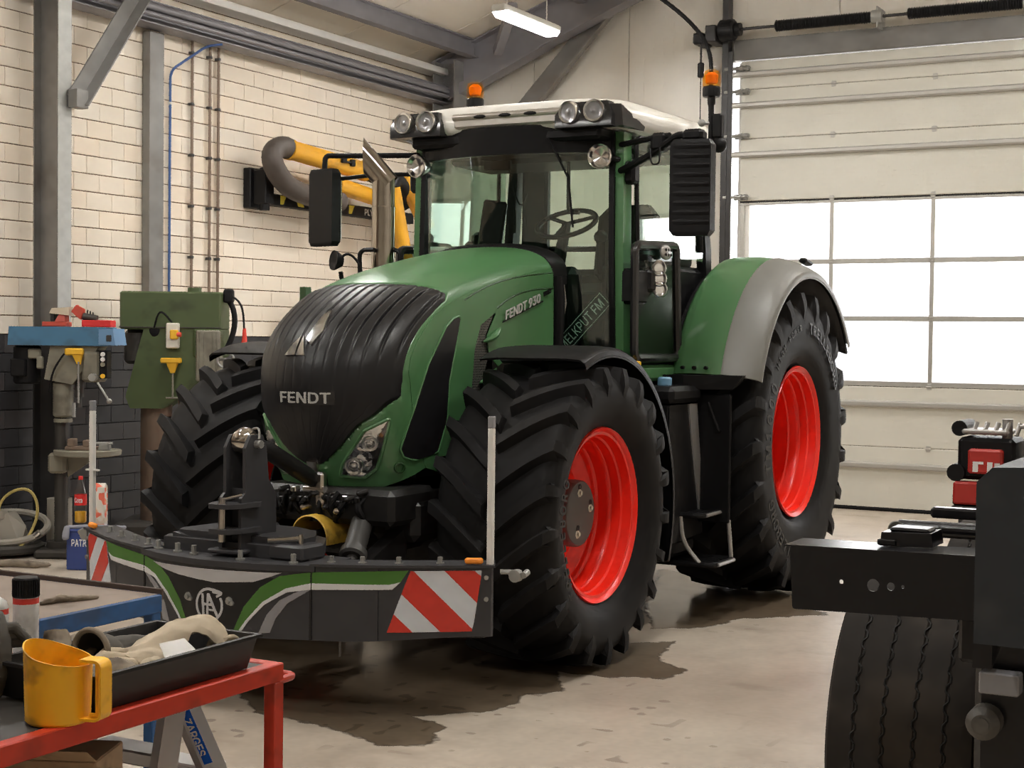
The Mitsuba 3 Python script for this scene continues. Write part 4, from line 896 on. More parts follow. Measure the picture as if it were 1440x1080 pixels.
p_ = text_poly('MELKPUT FM', .062, False); p_ = affinity.scale(p_, .395/(p_.bounds[2]-p_.bounds[0]), 1, origin=(0, 0))
obj('lettering', prism(affinity.translate(p_, L_/2-.008, .053), d0, uu_, vv_, nn*.0025), 'sign_white', k, False)
# ================================================================ front ballast weight hanging on the tractor
mat('weight_grey', varied((.045, .045, .049), .15, 8), .40, .1, spec=.3)
mat('weight_black', (.008, .008, .009), .30, spec=.35)
mat('decal_green', (.055, .16, .025), .35)
mat('decal_white', (.62, .63, .63), .4)
mat('decal_silver', (.50, .50, .52), .35, .2)
mat('decal_moon', (.24, .24, .255), .4)
mat('reflect_red', varied((.55, .035, .022), .08, 20), .35)
mat('reflect_white', varied((.60, .63, .68), .06, 20), .35)
mat('amber_lamp', (.9, .28, .02), .3, coat=.6)
from scipy.interpolate import PchipInterpolator
_wp = PchipInterpolator([0, .25, .5, .8, 1.25, 1.4], [-1.78, -1.752, -1.665, -1.55, -1.30, -1.215])
def wf(x, z, off=0.0):
    x, z = np.broadcast_arrays(np.asarray(x, float), np.asarray(z, float)); y = _wp(abs(x)); dydx = np.sign(x)*_wp(abs(x), 1)
    n = np.stack([dydx, -np.ones_like(x), 0*x], -1); n /= np.linalg.norm(n, axis=-1, keepdims=True)
    return np.stack([x, y, z], -1) + n*np.asarray(off)
W = thing('front_weight', 'dark grey ballast weight with wings and red-white warning panels hung on the tractor nose', 'tractor weight', (TX, TY, 0))
def wo(name, m, material, parent=None, smooth=False, label=None, kind=None): return obj(name, m, material, parent or W, smooth, label, kind)
def zb(x): return .352 + .035*smooth_np(.6, 1.25, abs(x))
def zt(x): return .690 + .012*abs(x)
def skin(x0, x1, t=.02, n=14):
    xs = np.linspace(x0, x1, n)
    P = np.array([[wf(x, z, 0.0) for x in xs] for z in (0, 1)])
    for i, x in enumerate(xs): P[0, i, 2], P[1, i, 2] = zb(x), zt(x)
    Q = P.copy(); Q[:, :, 1] += t
    return slab(P, Q)
c = wo('front_plate', skin(-.50, .50, .03, 30), 'weight_grey', smooth=40, label='curved middle plate of the weight')
for s_ in (1, -1):
    a, b, d = sorted((s_*.508, s_*.80)), sorted((s_*.803, s_*1.17)), sorted((s_*1.17, s_*1.255))
    wo('wing_plate', skin(*a), 'weight_grey', smooth=40); wo('wing_plate', skin(*b), 'weight_grey', smooth=40)
    k = wo('end_plate', skin(*d), 'weight_grey', smooth=40)
    for z in (.66, .56): wo('bolt', cyl(wf(s_*1.235, z, -.01), wf(s_*1.235, z, .012), .011, n=10), 'galvanised', k)
    xs = np.linspace(.50, 1.27, 14)
    P = np.array([[wf(s_*x, zt(x), .012), wf(s_*x, zt(x), -.16)] for x in xs]); P[:, :, 2] = np.array([[zt(x)+.012]*2 for x in xs])
    Q = P.copy(); Q[:, :, 2] -= .012
    wo('top_plate', slab(P, Q) if s_ < 0 else slab(P[:, ::-1], Q[:, ::-1]), 'weight_grey')
    for x in (.58, .72, .88, 1.05):
        p = wf(s_*x, zt(x)+.012, -.06); kb = wo('bolt', cat(cyl(p, p+np.array([0, 0, .03]), .012, n=6), cyl(p, p+np.array([0, 0, .004]), .02, n=14)), 'galvanised', label='zinc bolt')
    # chevron panel
    ch = Polygon([(.933, .687), (1.216, .692), (1.213, .652), (1.188, .458), (1.179, .411), (.838, .401)])
    g = (lambda x, z, off: wf(x, z, off+.001)) if s_ > 0 else (lambda x, z, off: wf(-x, z, off+.001))
    def dec(p, m, par, off=0, label=None):
        q = patch(p, (lambda a, b, o: g(a, b, o*.5+off)), .05, .003)
        if s_ < 0: q.invert()
        return wo('stripe' if 'reflect' in m else 'decal', q, m, par, 30, label)
    kp = wo('warning_panel', (lambda q: q)(patch(ch, lambda a, b, o: g(a, b, o*.5), .05, .003)), 'reflect_white', smooth=30, label='red and white striped warning panel')
    for p in ([(.933, .687), (.946, .687), (1.20, .400), (1.062, .400), (.885, .594)], [(1.067, .692), (1.186, .692), (1.216, .664), (1.214, .60), (1.203, .537)], [(.863, .49), (.82, .49), (.80, .39), (.955, .392)]):
        dec(Polygon(p).intersection(ch), 'reflect_red', kp, .002)
    green = Polygon([(.132, .366), (.192, .493), (.275, .59), (.366, .647), (.503, .669), (.926, .689), (.892, .632), (.844, .618), (.503, .614), (.395, .588), (.292, .523), (.209, .433), (.160, .366)])
    white = Polygon([(.156, .366), (.205, .433), (.288, .523), (.393, .590), (.503, .618), (.845, .622), (.892, .634), (.860, .600), (.503, .588), (.398, .572), (.297, .510), (.215, .425), (.172, .366)])
    moon = Polygon([(.269, .376), (.307, .463), (.367, .534), (.453, .582), (.500, .585), (.40, .52), (.35, .45), (.323, .38)])
    dec(green, 'decal_green', c, .001, 'green swoosh stripe'); dec(white, 'decal_white', c, .002, 'white stripe'); dec(moon, 'decal_moon', c, .001, 'grey crescent')
    wo('seam', cat(box(-.006, -.004, 0, .006, .02, .335, 0)).apply_translation(wf(s_*.504, .354, .0)), 'weight_black')
    pp = wf(s_*1.25, .72, -.03)
    kk = wo('marker_pole', cat(box(pp[0]-.014, pp[1]-.014, .70, pp[0]+.014, pp[1]+.014, 1.345, .003), box(pp[0]-.045, pp[1]-.01, 1.02, pp[0]+.045, pp[1]+.01, 1.03, .002) if s_ < 0 else None), 'white_paint', label='white marker pole at the end of the weight')
    wo('pole_cap', box(pp[0]-.0145, pp[1]-.0145, 1.345, pp[0]+.0145, pp[1]+.0145, 1.40, .003), 'decal_moon', kk)
    wo('side_lamp', cbox(wf(s_*1.185, .735, -.01), (.085, .03, .028), .008, rz=s_*28), 'amber_lamp', label='small amber side lamp')
    wo('lamp_arm', cat(cyl((s_*1.27, -1.24, .68), (s_*1.36, -1.20, .68), .012, n=8), cyl((s_*1.34, -1.235, .665), (s_*1.34, -1.20, .665), .03, n=14), cyl((s_*1.38, -1.22, .67), (s_*1.38, -1.18, .68), .016, n=10)), 'galvanised', label='small round lamp on a side arm')
    wo('wing_core', hull([(s_*x, y, z) for x, y0 in ((.45, -1.62), (.85, -1.48), (1.2, -1.27)) for y in (y0, -1.32 if x < .8 else -1.22) for z in (.37, .68)]), 'weight_black')
blk = Polygon([(-.185, .352), (.185, .352), (.30, .565), (.40, .64), (-.40, .64), (-.30, .565)])
blk = Polygon([(-.135, .353), (.135, .353), (.195, .49), (.278, .587), (.34, .635), (-.34, .635), (-.278, .587), (-.195, .49)])
wo('decal', patch(blk, lambda a, b, o: wf(a, b, o*.5+.0005), .04, .003), 'weight_black', c, 30, 'black middle field with the emblem')
cres = Polygon([(-.414, .652), (.375, .662), (.336, .646), (.242, .613), (.031, .597), (-.206, .613), (-.33, .632)])
wo('decal', patch(cres, lambda a, b, o: wf(a, b, o*.5+.003), .04, .003), 'decal_silver', c, 30, 'silver crescent along the top edge')
lo = affinity.translate(Point(0, 0).buffer(.082, 40).difference(Point(0, 0).buffer(.069, 40)), 0, 0)
lo = lo.difference(Polygon([(.02, .03), (.12, .05), (.12, .075), (.02, .075)]))
lo = shapely.union_all([lo, Polygon([(.02, .058), (.075, .052), (.078, .068), (.02, .082)]), Polygon([(.045, .036), (.075, .052), (.065, .06), (.04, .046)])])
ha = shapely.union_all([Polygon([(-.046, .052), (-.032, .052), (-.026, -.052), (-.040, -.052)]), Polygon([(-.042, -.004), (.02, -.004), (.02, .008), (-.042, .008)]), Polygon([(-.012, .055), (.004, .055), (.058, -.05), (.042, -.05), (-.004, .035), (-.001, -.055), (-.016, -.055)]), Polygon([(.0, -.028), (.04, -.028), (.04, -.018), (.0, -.018)])])
wo('emblem', cat(patch(affinity.translate(lo.intersection(Point(0, 0).buffer(.10)), 0, .487), lambda a, b, o: wf(a, b, o*.5+.002), .03, .003), patch(affinity.translate(ha, 0, .487), lambda a, b, o: wf(a, b, o*.5+.002), .03, .003)), 'decal_silver', c, 30, 'round silver emblem with the letters HA')
wo('small_print', cat(box(-.075, -1.786, .372, .06, -1.775, .376, 0)), 'decal_moon', c)
for x in (-.135, .115):
    p = wf(x, .515, 0); kb = wo('bolt', cat(cyl(p, p+np.array([0, -.018, 0]), .012, n=6), cyl(p, p+np.array([0, -.005, 0]), .02, n=14), cyl(p+np.array([.02, 0, -.01]), p+np.array([.02, -.014, -.01]), .010, n=8)), 'galvanised', c)
P = np.array([[wf(x, .69, .012), np.array([x, -1.36, .69])] for x in np.linspace(-.52, .52, 30)]); P[:, :, 2] = .700
P2 = P.copy(); P2[:, 0, 2] = .688
Q = P.copy(); Q[:, :, 2] = .672
wo('lid', slab(P[:, ::-1], Q[:, ::-1]), 'weight_grey')
wo('core', box(-.46, -1.62, .37, .46, -1.12, .66, .02), 'weight_black')
octo = Polygon([(-.44, -1.60), (.30, -1.60), (.42, -1.56), (.40, -1.42), (.27, -1.22), (.06, -1.12), (-.26, -1.10), (-.45, -1.24), (-.48, -1.52)])
oc = prism(octo, (0, 0, .70), (1, 0, 0), (0, 1, 0), (0, 0, .062)); wo('ballast_block', oc, 'weight_grey')
o2 = affinity.scale(octo, .86, .82, origin=(-.04, -1.34))
v0 = prism(o2, (0, 0, .76), (1, 0, 0), (0, 1, 0), (0, 0, .035))
wo('ballast_block', v0, 'weight_grey')
for q in (hull([(-.40, -1.58, .76), (-.30, -1.56, .76), (-.40, -1.58, .785), (-.12, -1.1, .80), (-.06, -1.12, .76), (-.12, -1.1, .76)]), box(.22, -1.62, .70, .42, -1.44, .775, .012)): wo('ridge', q, 'weight_grey')
for x, y in ((-.45, -1.63), (-.18, -1.68), (.12, -1.70), (.40, -1.66), (-.3, -1.66)):
    wo('bolt', cat(cyl((x, y, .70), (x, y, .745), .013, n=8), cyl((x, y, .70), (x, y, .708), .022, n=14)), 'galvanised', label='zinc bolt')
wo('locking_pin', cat(cyl((.22, -1.62, .79), (.36, -1.55, .80), .012, n=8), cyl((.36, -1.55, .70), (.36, -1.55, .82), .012, n=8)), 'polished_steel', label='bright locking pin on the block')
# tower for the top link
side = rpoly([(-1.63, .72), (-1.36, .72), (-1.36, .98), (-1.42, 1.06), (-1.44, 1.22), (-1.47, 1.28), (-1.56, 1.28), (-1.60, 1.22), (-1.60, 1.0), (-1.63, .98)], .012)
tw = wo('tower', cat(*[prism(side, (x, 0, 0), (0, 1, 0), (0, 0, 1), (.018, 0, 0)) for x in (-.068, .050)]), 'weight_grey', label='upright twin-plate tower for the top link')
wo('web', cat(box(-.05, -1.56, .72, .05, -1.54, 1.02, .004), box(-.10, -1.68, .715, .10, -1.32, .735, .006)), 'weight_grey', tw)
wo('eye', cat(cyl((-.048, -1.52, 1.245), (.048, -1.52, 1.245), .055, n=28, ch=.008), ball((0, -1.52, 1.26), .056, 2)), 'polished_steel', tw, 30, 'worn bright ball eye on top of the tower')
wo('cross_pin', cat(cyl((-.10, -1.52, 1.235), (.10, -1.52, 1.235), .02, n=14), tube(spline([(.085, -1.52, 1.26), (.06, -1.50, 1.31), (.02, -1.5, 1.30)], 8), .006, 6)), 'galvanised', tw)
for z in (.815, .935):
    wo('lug', prism(rpoly([(-.055, -1.73), (.055, -1.73), (.09, -1.66), (.11, -1.5), (-.11, -1.5), (-.09, -1.66)], .03), (0, 0, z), (1, 0, 0), (0, 1, 0), (0, 0, .022)), 'weight_grey', tw)
wo('hitch_pin', cat(cyl((0, -1.69, .775), (0, -1.69, .985), .018, n=14), tube([(0, -1.69, .975), (.08, -1.64, 1.0)], .007, 6)), 'polished_steel', tw, 30, 'bright vertical hitch pin')
wo('hanging_rod', cyl((.52, -1.45, .24), (.52, -1.45, .36), .006, n=6), 'steel_grey')
# ================================================================ along the left wall
mat('drill_blue', varied((.055, .16, .28), .08, 6, (.04, .05, .06), .4, 6), .45)
mat('drill_blue_pale', (.13, .25, .42), .4)
mat('drill_grey', varied((.20, .19, .15), .15, 8, (.05, .04, .03), .5, 6), .5)
mat('machine_green', varied((.060, .085, .034), .12, 6, (.02, .02, .012), .5, 5), .42)
mat('cast_dark', varied((.045, .042, .038), .2, 8), .5, .3)
mat('toy_red', (.50, .07, .045), .4)
mat('toy_tan', (.55, .47, .36), .5)
mat('guard_yellow', (.78, .44, .03), .45)
mat('switch_white', (.72, .70, .62), .4)
mat('handle_red', (.65, .05, .03), .4)
mat('hose_brown', varied((.065, .052, .045), .15, 10), .6)
mat('duct_yellow', varied((.72, .36, .025), .12, 5, (.25, .12, .03), .5, 5), .38)
mat('print_yellow', (.75, .60, .06), .5)
mat('print_white', (.70, .70, .70), .5)
mat('crate_blue', (.030, .055, .21), .45)
mat('cloth_grey', varied((.28, .29, .34), .15, 14), .85)
mat('carton_print', lambda p, n, uv: mix(mix((.72, .68, .62), (.75, .16, .10), smoothstep(.52, .56, noise(p.x*26, p.y*26, p.z*22))), (.62, .45, .30), .6*smoothstep(.6, .66, noise(p.x*20+5, p.y*20, p.z*30))), .5)
mat('label_red', (.62, .03, .03), .4)
mat('juice', (.75, .38, .02), .25)
scene['bottle_clear'] = {'type': 'thindielectric', 'int_ior': 1.4, 'specular_transmittance': rgb((.92, .94, .93))}
mat('drum_grey', varied((.30, .28, .24), .12, 6), .5)
mat('cord_yellow', (.45, .36, .12), .55)
mat('bench_blue', varied((.018, .085, .24), .1, 7, (.04, .05, .07), .5, 7), .42)
mat('bench_top', varied((.20, .155, .125), .18, 4, (.08, .055, .04), .6, 5), .5)
mat('rust_edge', (.06, .040, .032), .6)
mat('trolley_red', varied((.52, .040, .018), .06, 6, (.10, .03, .02), .35, 9), .42)
mat('tray_black', varied((.013, .013, .014), .1, 6), .42)
mat('jug_yellow', varied((.88, .46, .014), .05, 9, (.22, .10, .02), .75, 11), .40)
mat('glove_pale', varied((.46, .39, .29), .16, 16, (.16, .12, .085), .6, 12), .9)
mat('glove_dirty', varied((.24, .20, .155), .25, 18, (.06, .045, .035), .7, 14), .9)
mat('glove_dark', varied((.075, .070, .062), .3, 14), .8)
mat('paper_white', (.80, .80, .80), .6)
mat('can_white', varied((.70, .70, .70), .05, 20, (.35, .33, .30), .5, 18), .35)
mat('can_red', (.62, .05, .04), .35)
mat('aluminium', varied((.56, .56, .57), .06, 8), .36, .7)
mat('sticker_blue', (.008, .10, .55), .4)
mat('cardboard', varied((.36, .25, .155), .12, 12, (.12, .08, .05), .5, 14), .8)
RZ = 28.7      # things by the wall that face the hall
def blob(pts, radii, n=60, amp=.12, f=14, seed=0, sq=(1, 1, 1)):
    """Lumpy soft thing: hull-linked spheres, refined and smoothed."""
    import manifold3d as m3
    P = np.asarray(pts, float); M = None
    for a, b in zip(range(len(P)-1), range(1, len(P))):
        h = hull(np.vstack([ball(P[a], radii[a], 1).vertices, ball(P[b], radii[b], 1).vertices]))
        mm = m3.Manifold(m3.Mesh(np.asarray(h.vertices, np.float32), np.asarray(h.faces, np.uint32)))
        M = mm if M is None else M + mm
    M = M.refine_to_length(min(radii)*.5); q = M.to_mesh(); t = mesh(q.vert_properties[:, :3], q.tri_verts)
    trimesh.smoothing.filter_taubin(t, iterations=8)
    n_ = t.vertex_normals; t.vertices = t.vertices + n_*((meshkit.fbm(t.vertices*f, 3, seed)-.5)*amp)[:, None]
    return t
# ---- blue pillar drill
t = thing('pillar_drill', 'pillar drill with a long blue belt cover in front of the grey steel column', 'drill press', (-8.85, 8.75, 0), RZ)
obj('base', cat(box(-.16, -.2, 0, .30, .14, .07, .02), cyl((0, 0, .07), (0, 0, .12), .11, n=24)), 'cast_dark', t)
obj('pillar', cyl((0, 0, .1), (0, 0, 1.66), .052, n=24), 'cast_dark', t)
obj('belt_cover', cat(hull([(-.37, -.17, 1.665), (.40, -.17, 1.665), (.40, .17, 1.665), (-.37, .17, 1.665), (-.36, -.17, 1.81), (.39, -.17, 1.81), (.39, .17, 1.81), (-.36, .17, 1.81)])), 'drill_blue', t, False, label='long blue belt cover')
obj('cover_end', hull([(.34, -.178, 1.675), (.47, -.178, 1.67), (.34, -.178, 1.795), (.45, -.178, 1.80), (.47, .17, 1.67), (.45, .17, 1.80), (.36, .17, 1.68), (.36, .17, 1.80)]), 'drill_blue_pale', t, False)
obj('badge', box(.40, -.184, 1.70, .44, -.176, 1.75, .002), 'steel_dark', t)
obj('motor', cat(cyl((-.27, 0, 1.36), (-.27, 0, 1.66), .105, n=24, ch=.015), box(-.36, -.14, 1.42, -.24, -.08, 1.56, .01)), 'black_plastic', t, label='black motor below the belt cover')
obj('motor_plate', cat(box(-.23, -.12, 1.56, -.13, -.08, 1.64, .01), box(-.16, -.13, 1.48, -.11, -.08, 1.58, .01)), 'drill_grey', t)
obj('head', cat(hull([(x, y, z) for x, y, z in [(-.05, -.13, 1.66), (.33, -.13, 1.66), (.33, .13, 1.66), (-.05, .13, 1.66), (-.10, -.12, 1.40), (.12, -.12, 1.36), (.12, .12, 1.36), (-.10, .12, 1.40)]]), box(.20, -.15, 1.38, .34, .1, 1.62, .02), cyl((.02, -.02, 1.10), (.02, -.02, 1.38), .078, n=24, ch=.015), cyl((.02, -.02, 1.06), (.02, -.02, 1.09), .072, n=24)), 'drill_grey', t)
obj('spindle', cat(cyl((.16, -.06, 1.26), (.16, -.06, 1.40), .035, n=16), cyl((.16, -.06, 1.18), (.16, -.06, 1.26), .022, .012, n=14)), 'cast_dark', t)
obj('switch_guard', cat(box(.08, -.20, 1.59, .22, -.14, 1.645, .01), hull([(.14, -.19, 1.59), (.21, -.19, 1.59), (.17, -.17, 1.52), (.20, -.17, 1.52), (.14, -.14, 1.59), (.21, -.14, 1.59)])), 'guard_yellow', t, label='yellow switch guard')
obj('guard_rod', cat(cyl((.185, -.18, 1.22), (.185, -.18, 1.54), .008, n=8), cyl((.15, -.18, 1.11), (.15, -.18, 1.22), .014, n=8)), 'galvanised', t)
obj('switch_panel', cat(box(.34, -.16, 1.41, .40, -.02, 1.63, .008)), 'black_plastic', t)
for i, (z, m) in enumerate(((1.60, 'print_white'), (1.56, 'print_white'), (1.52, 'drill_grey'), (1.43, 'guard_yellow'))):
    obj('button', cyl((.37, -.175, z), (.37, -.155, z), .018, n=12), m, t)
obj('feed_handle', cat(cyl((.30, -.14, 1.42), (.30, -.22, 1.42), .03, n=14), tube([(.34, -.20, 1.38), (.44, -.24, 1.24)], .009, 8), ball((.44, -.24, 1.24), .022)), 'galvanised', t)
obj('table', cat(lathe([(0, .80), (.24, .80), (.26, .81), (.26, .845), (0, .845)], (.22, -.04, 0), (0, 0, 1), 36), box(-.08, -.1, .66, .06, .1, .82, .02), hull([(.05, -.03, .80), (.05, .03, .80), (.3, -.03, .80), (.3, .03, .80), (.05, 0, .62)])), 'drill_grey', t)
obj('power_lead', tube(spline([(-.05, -.14, 1.30), (-.02, -.16, 1.45), (.07, -.17, 1.60)], 12), .008, 6), 'rubber_black', t)
t2 = thing('machine_vice', 'small rusty machine vice on the table of the blue drill press', 'vice', (-8.85, 8.75, 0), RZ)
obj('body', cat(box(.06, -.12, .846, .30, .0, .875, .006), box(.08, -.12, .875, .13, 0, .935, .006), box(.20, -.12, .875, .25, 0, .925, .006)), 'pipe_brown', t2)
obj('screw', cat(cyl((.25, -.06, .90), (.42, -.06, .90), .010, n=8), cyl((.40, -.12, .90), (.40, .0, .90), .007, n=8), box(.32, -.10, .846, .40, -.02, .895, .006)), 'galvanised', t2)
t3 = thing('toy_excavator', 'small red and tan model excavator standing on the blue belt cover', 'model machine', (-8.85, 8.75, 0), RZ)
obj('body', cat(box(-.12, -.12, 1.812, .07, .04, 1.85, .006), hull([(-.02, -.12, 1.85), (.06, -.12, 1.85), (.055, -.10, 1.95), (.03, -.10, 1.95), (-.02, .0, 1.85), (.06, .0, 1.85), (.055, 0, 1.95), (.03, 0, 1.95)])), 'toy_red', t3, False)
obj('roof', hull([(-.06, -.13, 1.915), (.09, -.13, 1.90), (-.04, -.13, 1.955), (.10, -.13, 1.965), (-.06, .02, 1.915), (.09, .02, 1.90), (-.04, .02, 1.955), (.10, .02, 1.965)]), 'toy_tan', t3, False)
obj('window', box(-.055, -.125, 1.855, -.02, -.0, 1.93, .006), 'black_gloss', t3)
obj('arm', cat(hull([(.10, -.09, 1.93), (.10, -.05, 1.93), (.14, -.09, 1.985), (.14, -.05, 1.985), (.20, -.09, 1.95), (.20, -.05, 1.95), (.17, -.09, 1.87), (.20, -.05, 1.87)])), 'toy_red', t3, False)
obj('grab', cat(cyl((.19, -.07, 1.895), (.30, -.07, 1.875), .028, n=14), *[tube([(.22+.025*i, -.07, 1.90), (.225+.02*i, -.07, 1.945-.01*i)], .006, 6) for i in range(3)]), 'cast_dark', t3)
t4 = thing('parts_tray', 'flat red parts tray beside the model excavator on the blue belt cover', 'tray', (-8.85, 8.75, 0), RZ)
obj('tray', cat(box(.195, -.13, 1.812, .42, .03, 1.82, .003), box(.195, -.13, 1.82, .42, -.122, 1.865, .003), box(.195, .022, 1.82, .42, .03, 1.865, .003), box(.195, -.13, 1.82, .203, .03, 1.865, .003), box(.412, -.13, 1.82, .42, .03, 1.865, .003)), 'label_red', t4)
# ---- green drill press
t = thing('green_drill', 'large olive green drilling machine behind the right front wheel of the tractor', 'drill press', (-9.1, 10.12, 0), RZ)
obj('base', box(-.3, -.35, 0, .5, .35, .14, .03), 'cast_dark', t)
obj('pillar', cat(cyl((.0, 0, .14), (.0, 0, 1.2), .135, n=32), box(.20, -.06, .9, .27, .06, 1.4, .01)), 'pipe_brown', t)
obj('head', cat(box(-.27, -.22, 1.80, .60, .20, 2.13, .015), hull([(x, y, z) for y in (-.21, .2) for x, z in ((-.06, 1.82), (.50, 1.82), (.46, 1.40), (.30, 1.26), (.10, 1.12), (-.18, 1.12), (-.22, 1.22), (-.12, 1.55), (-.05, 1.62))]), box(.36, -.23, 1.56, .60, .2, 1.82, .02)), 'machine_green', t, 20, label='olive green cast head')
obj('cap', cyl((.33, 0, 2.13), (.33, 0, 2.17), .06, n=18), 'machine_green', t)
obj('edge_line', box(-.275, -.225, 1.815, .605, -.215, 1.825, .002), 'cast_dark', t)
obj('motor', cat(cyl((-.15, -.02, 1.50), (-.15, -.02, 1.80), .125, n=28, ch=.03)), 'cast_dark', t, label='dark motor at the back of the head')
obj('slide', cat(box(.40, -.28, 1.36, .60, -.1, 1.80, .012), box(.43, -.29, 1.40, .47, -.27, 1.78, .004), box(.54, -.29, 1.40, .57, -.27, 1.78, .004)), 'drill_grey', t)
obj('spindle', cat(cyl((.50, -.18, 1.15), (.50, -.18, 1.36), .05, n=18), cyl((.50, -.18, 1.05), (.50, -.18, 1.15), .03, n=14)), 'cast_dark', t)
obj('hand_wheel', tube([(.66, -.30+.005, 1.60+0)]+[(.66+.07*math.cos(a), -.30, 1.55+.07*math.sin(a)) for a in np.linspace(PI/2, PI/2+2*PI, 24, endpoint=False)][1:], .012, 8, closed=True), 'galvanised', t)
obj('wheel_shaft', cyl((.66, -.3, 1.55), (.55, -.2, 1.55), .014, n=8), 'galvanised', t)
obj('switch_box', box(.14, -.27, 1.64, .25, -.21, 1.86, .01), 'switch_white', t, label='cream switch box')
obj('switch_knob', cat(box(.18, -.30, 1.72, .25, -.265, 1.80, .008)), 'guard_yellow', t)
obj('red_button', cyl((.24, -.285, 1.76), (.275, -.285, 1.76), .02, n=12), 'handle_red', t)
obj('guard', cat(box(.10, -.30, 1.515, .27, -.22, 1.56, .008), hull([(.15, -.29, 1.515), (.24, -.29, 1.515), (.18, -.27, 1.43), (.22, -.27, 1.43), (.15, -.22, 1.515), (.24, -.22, 1.515)])), 'guard_yellow', t, label='yellow chuck guard bracket')
obj('guard_rod', cat(cyl((.20, -.26, 1.22), (.20, -.26, 1.45), .009, n=8), cyl((.14, -.26, 1.215), (.29, -.26, 1.215), .008, n=8)), 'drill_grey', t)
obj('hole', cat(ell((.03, -.212, 1.80), (.045, .006, .06))), 'black_plastic', t)
obj('lead', tube(spline([(.03, -.22, 1.82), (.10, -.27, 1.95), (.19, -.25, 1.86)], 14), .008, 6), 'rubber_black', t)
obj('cable_bundle', cat(tube(spline([(.60, -.05, 2.10), (.68, -.06, 1.98), (.67, -.06, 1.75), (.60, -.08, 1.60)], 16), .025, 8), box(.60, -.12, 2.04, .68, 0, 2.16, .015)), 'rubber_black', t)
obj('pendant_lead', tube(spline([(.66, -.08, 2.10), (.76, -.10, 2.0), (.78, -.10, 1.85), (.785, -.1, 1.80)], 14), .009, 6), 'rubber_black', t)
obj('pendant', cat(cyl((.785, -.1, 1.69), (.785, -.1, 1.82), .026, .014, n=12), ball((.785, -.1, 1.69), .028)), 'handle_red', t, label='red pendant grip on a cable')
# ---- post and shelf edge behind the bonnet
t = thing('green_post', 'short dark green square post standing against the cream wall behind the bonnet', 'post', (-9.30, 12.55, 0), 0)
obj('post', box(-.04, -.05, 0, .04, .05, 2.26, .006), 'tractor_green_dark', t)
obj('rail', cat(box(-.03, .05, 2.06, .03, .9, 2.085, .004), box(-.04, .85, 0, .04, .93, 2.0, .006)), 'steel_grey', t)
# ---- extraction arm on the wall
t = thing('extraction_arm', 'folded fume extraction arm of yellow tubes and dark hose on the cream wall', 'extraction arm', (0, 0, 0))
obj('wall_bracket', cat(box(-9.592, 11.90, 3.02, -9.50, 12.20, 3.42, .01), box(-9.50, 11.94, 3.06, -9.34, 12.08, 3.40, .01), cyl((-9.40, 12.0, 3.00), (-9.40, 12.0, 3.42), .05, n=16)), 'black_plastic', t); obj('wall_bracket', box(-9.592, 14.2, 3.0, -9.50, 14.4, 3.3, .01), 'black_plastic', t)
obj('boom', cat(box(-9.50, 11.95, 3.06, -9.40, 14.75, 3.18, .008)), 'black_plastic', t, label='black wall boom with yellow marks')
for i in range(5):
    y = 12.25+.30*i
    obj('mark', prism([(y, 3.08), (y+.10, 3.08), (y+.05, 3.17), (y-.05, 3.17)] if i % 2 else [(y, 3.17), (y+.10, 3.17), (y+.05, 3.08), (y-.0, 3.08)], (-9.399, 0, 0), (0, 1, 0), (0, 0, 1), (.003, 0, 0)), 'print_yellow', t, False)
obj('lettering', text('PLYMOVENT', .065, (-9.396, 14.02, 3.12), (0, 1, 0), (0, 0, 1), .002, True), 'print_white', t, False)
obj('hose', tube(spline([(-9.22, 12.16, 3.605), (-9.20, 11.95, 3.60), (-9.18, 11.83, 3.50), (-9.18, 11.93, 3.34), (-9.2, 12.2, 3.22), (-9.2, 12.6, 3.17), (-9.2, 13.0, 3.16)], 40), .105, 20), 'hose_brown', t, 40, label='dark flexible hose elbow')
obj('tube', cat(cyl((-9.21, 12.12, 3.61), (-9.18, 13.42, 3.52), .098, n=28, ch=.006), cyl((-9.21, 12.12, 3.61), (-9.21, 12.17, 3.607), .106, n=28), cyl((-9.18, 13.36, 3.524), (-9.18, 13.43, 3.52), .106, n=28)), 'duct_yellow', t, label='yellow upper tube')
obj('tube_clip', cat(box(-9.095, 12.86, 3.55, -9.06, 12.93, 3.60, .004), box(-9.10, 12.93, 3.555, -9.06, 13.02, 3.575, .004), box(-9.095, 13.02, 3.53, -9.06, 13.08, 3.60, .004)), 'black_plastic', t)
obj('tube', cyl((-9.2, 12.95, 3.33), (-9.18, 14.0, 3.22), .085, n=28, ch=.006), 'duct_yellow', t, label='yellow lower tube')
obj('joint_hose', cat(tube(spline([(-9.18, 13.42, 3.52), (-9.15, 13.65, 3.48), (-9.05, 13.85, 3.40)], 12), .09, 16), tube(spline([(-9.18, 14.0, 3.22), (-9.10, 14.1, 3.24), (-9.0, 13.9, 3.4), (-8.98, 13.70, 3.43), (-8.98, 13.66, 3.36)], 16), .075, 16)), 'black_plastic', t, 40)
obj('tube', cyl((-8.98, 13.66, 3.36), (-8.92, 13.86, 2.50), .085, n=28, ch=.006), 'duct_yellow', t, label='yellow tube hanging down behind the exhaust')
obj('tube', cyl((-9.0, 13.90, 3.50), (-8.95, 14.32, 2.98), .085, n=28, ch=.006), 'duct_yellow', t, label='yellow slanting tube beside the cab')
obj('hood', cat(cyl((-8.95, 14.32, 2.98), (-8.94, 14.40, 2.86), .095, n=20), tube([(-8.94, 14.40, 2.88), (-8.90, 14.48, 2.70)], .03, 8)), 'black_plastic', t)
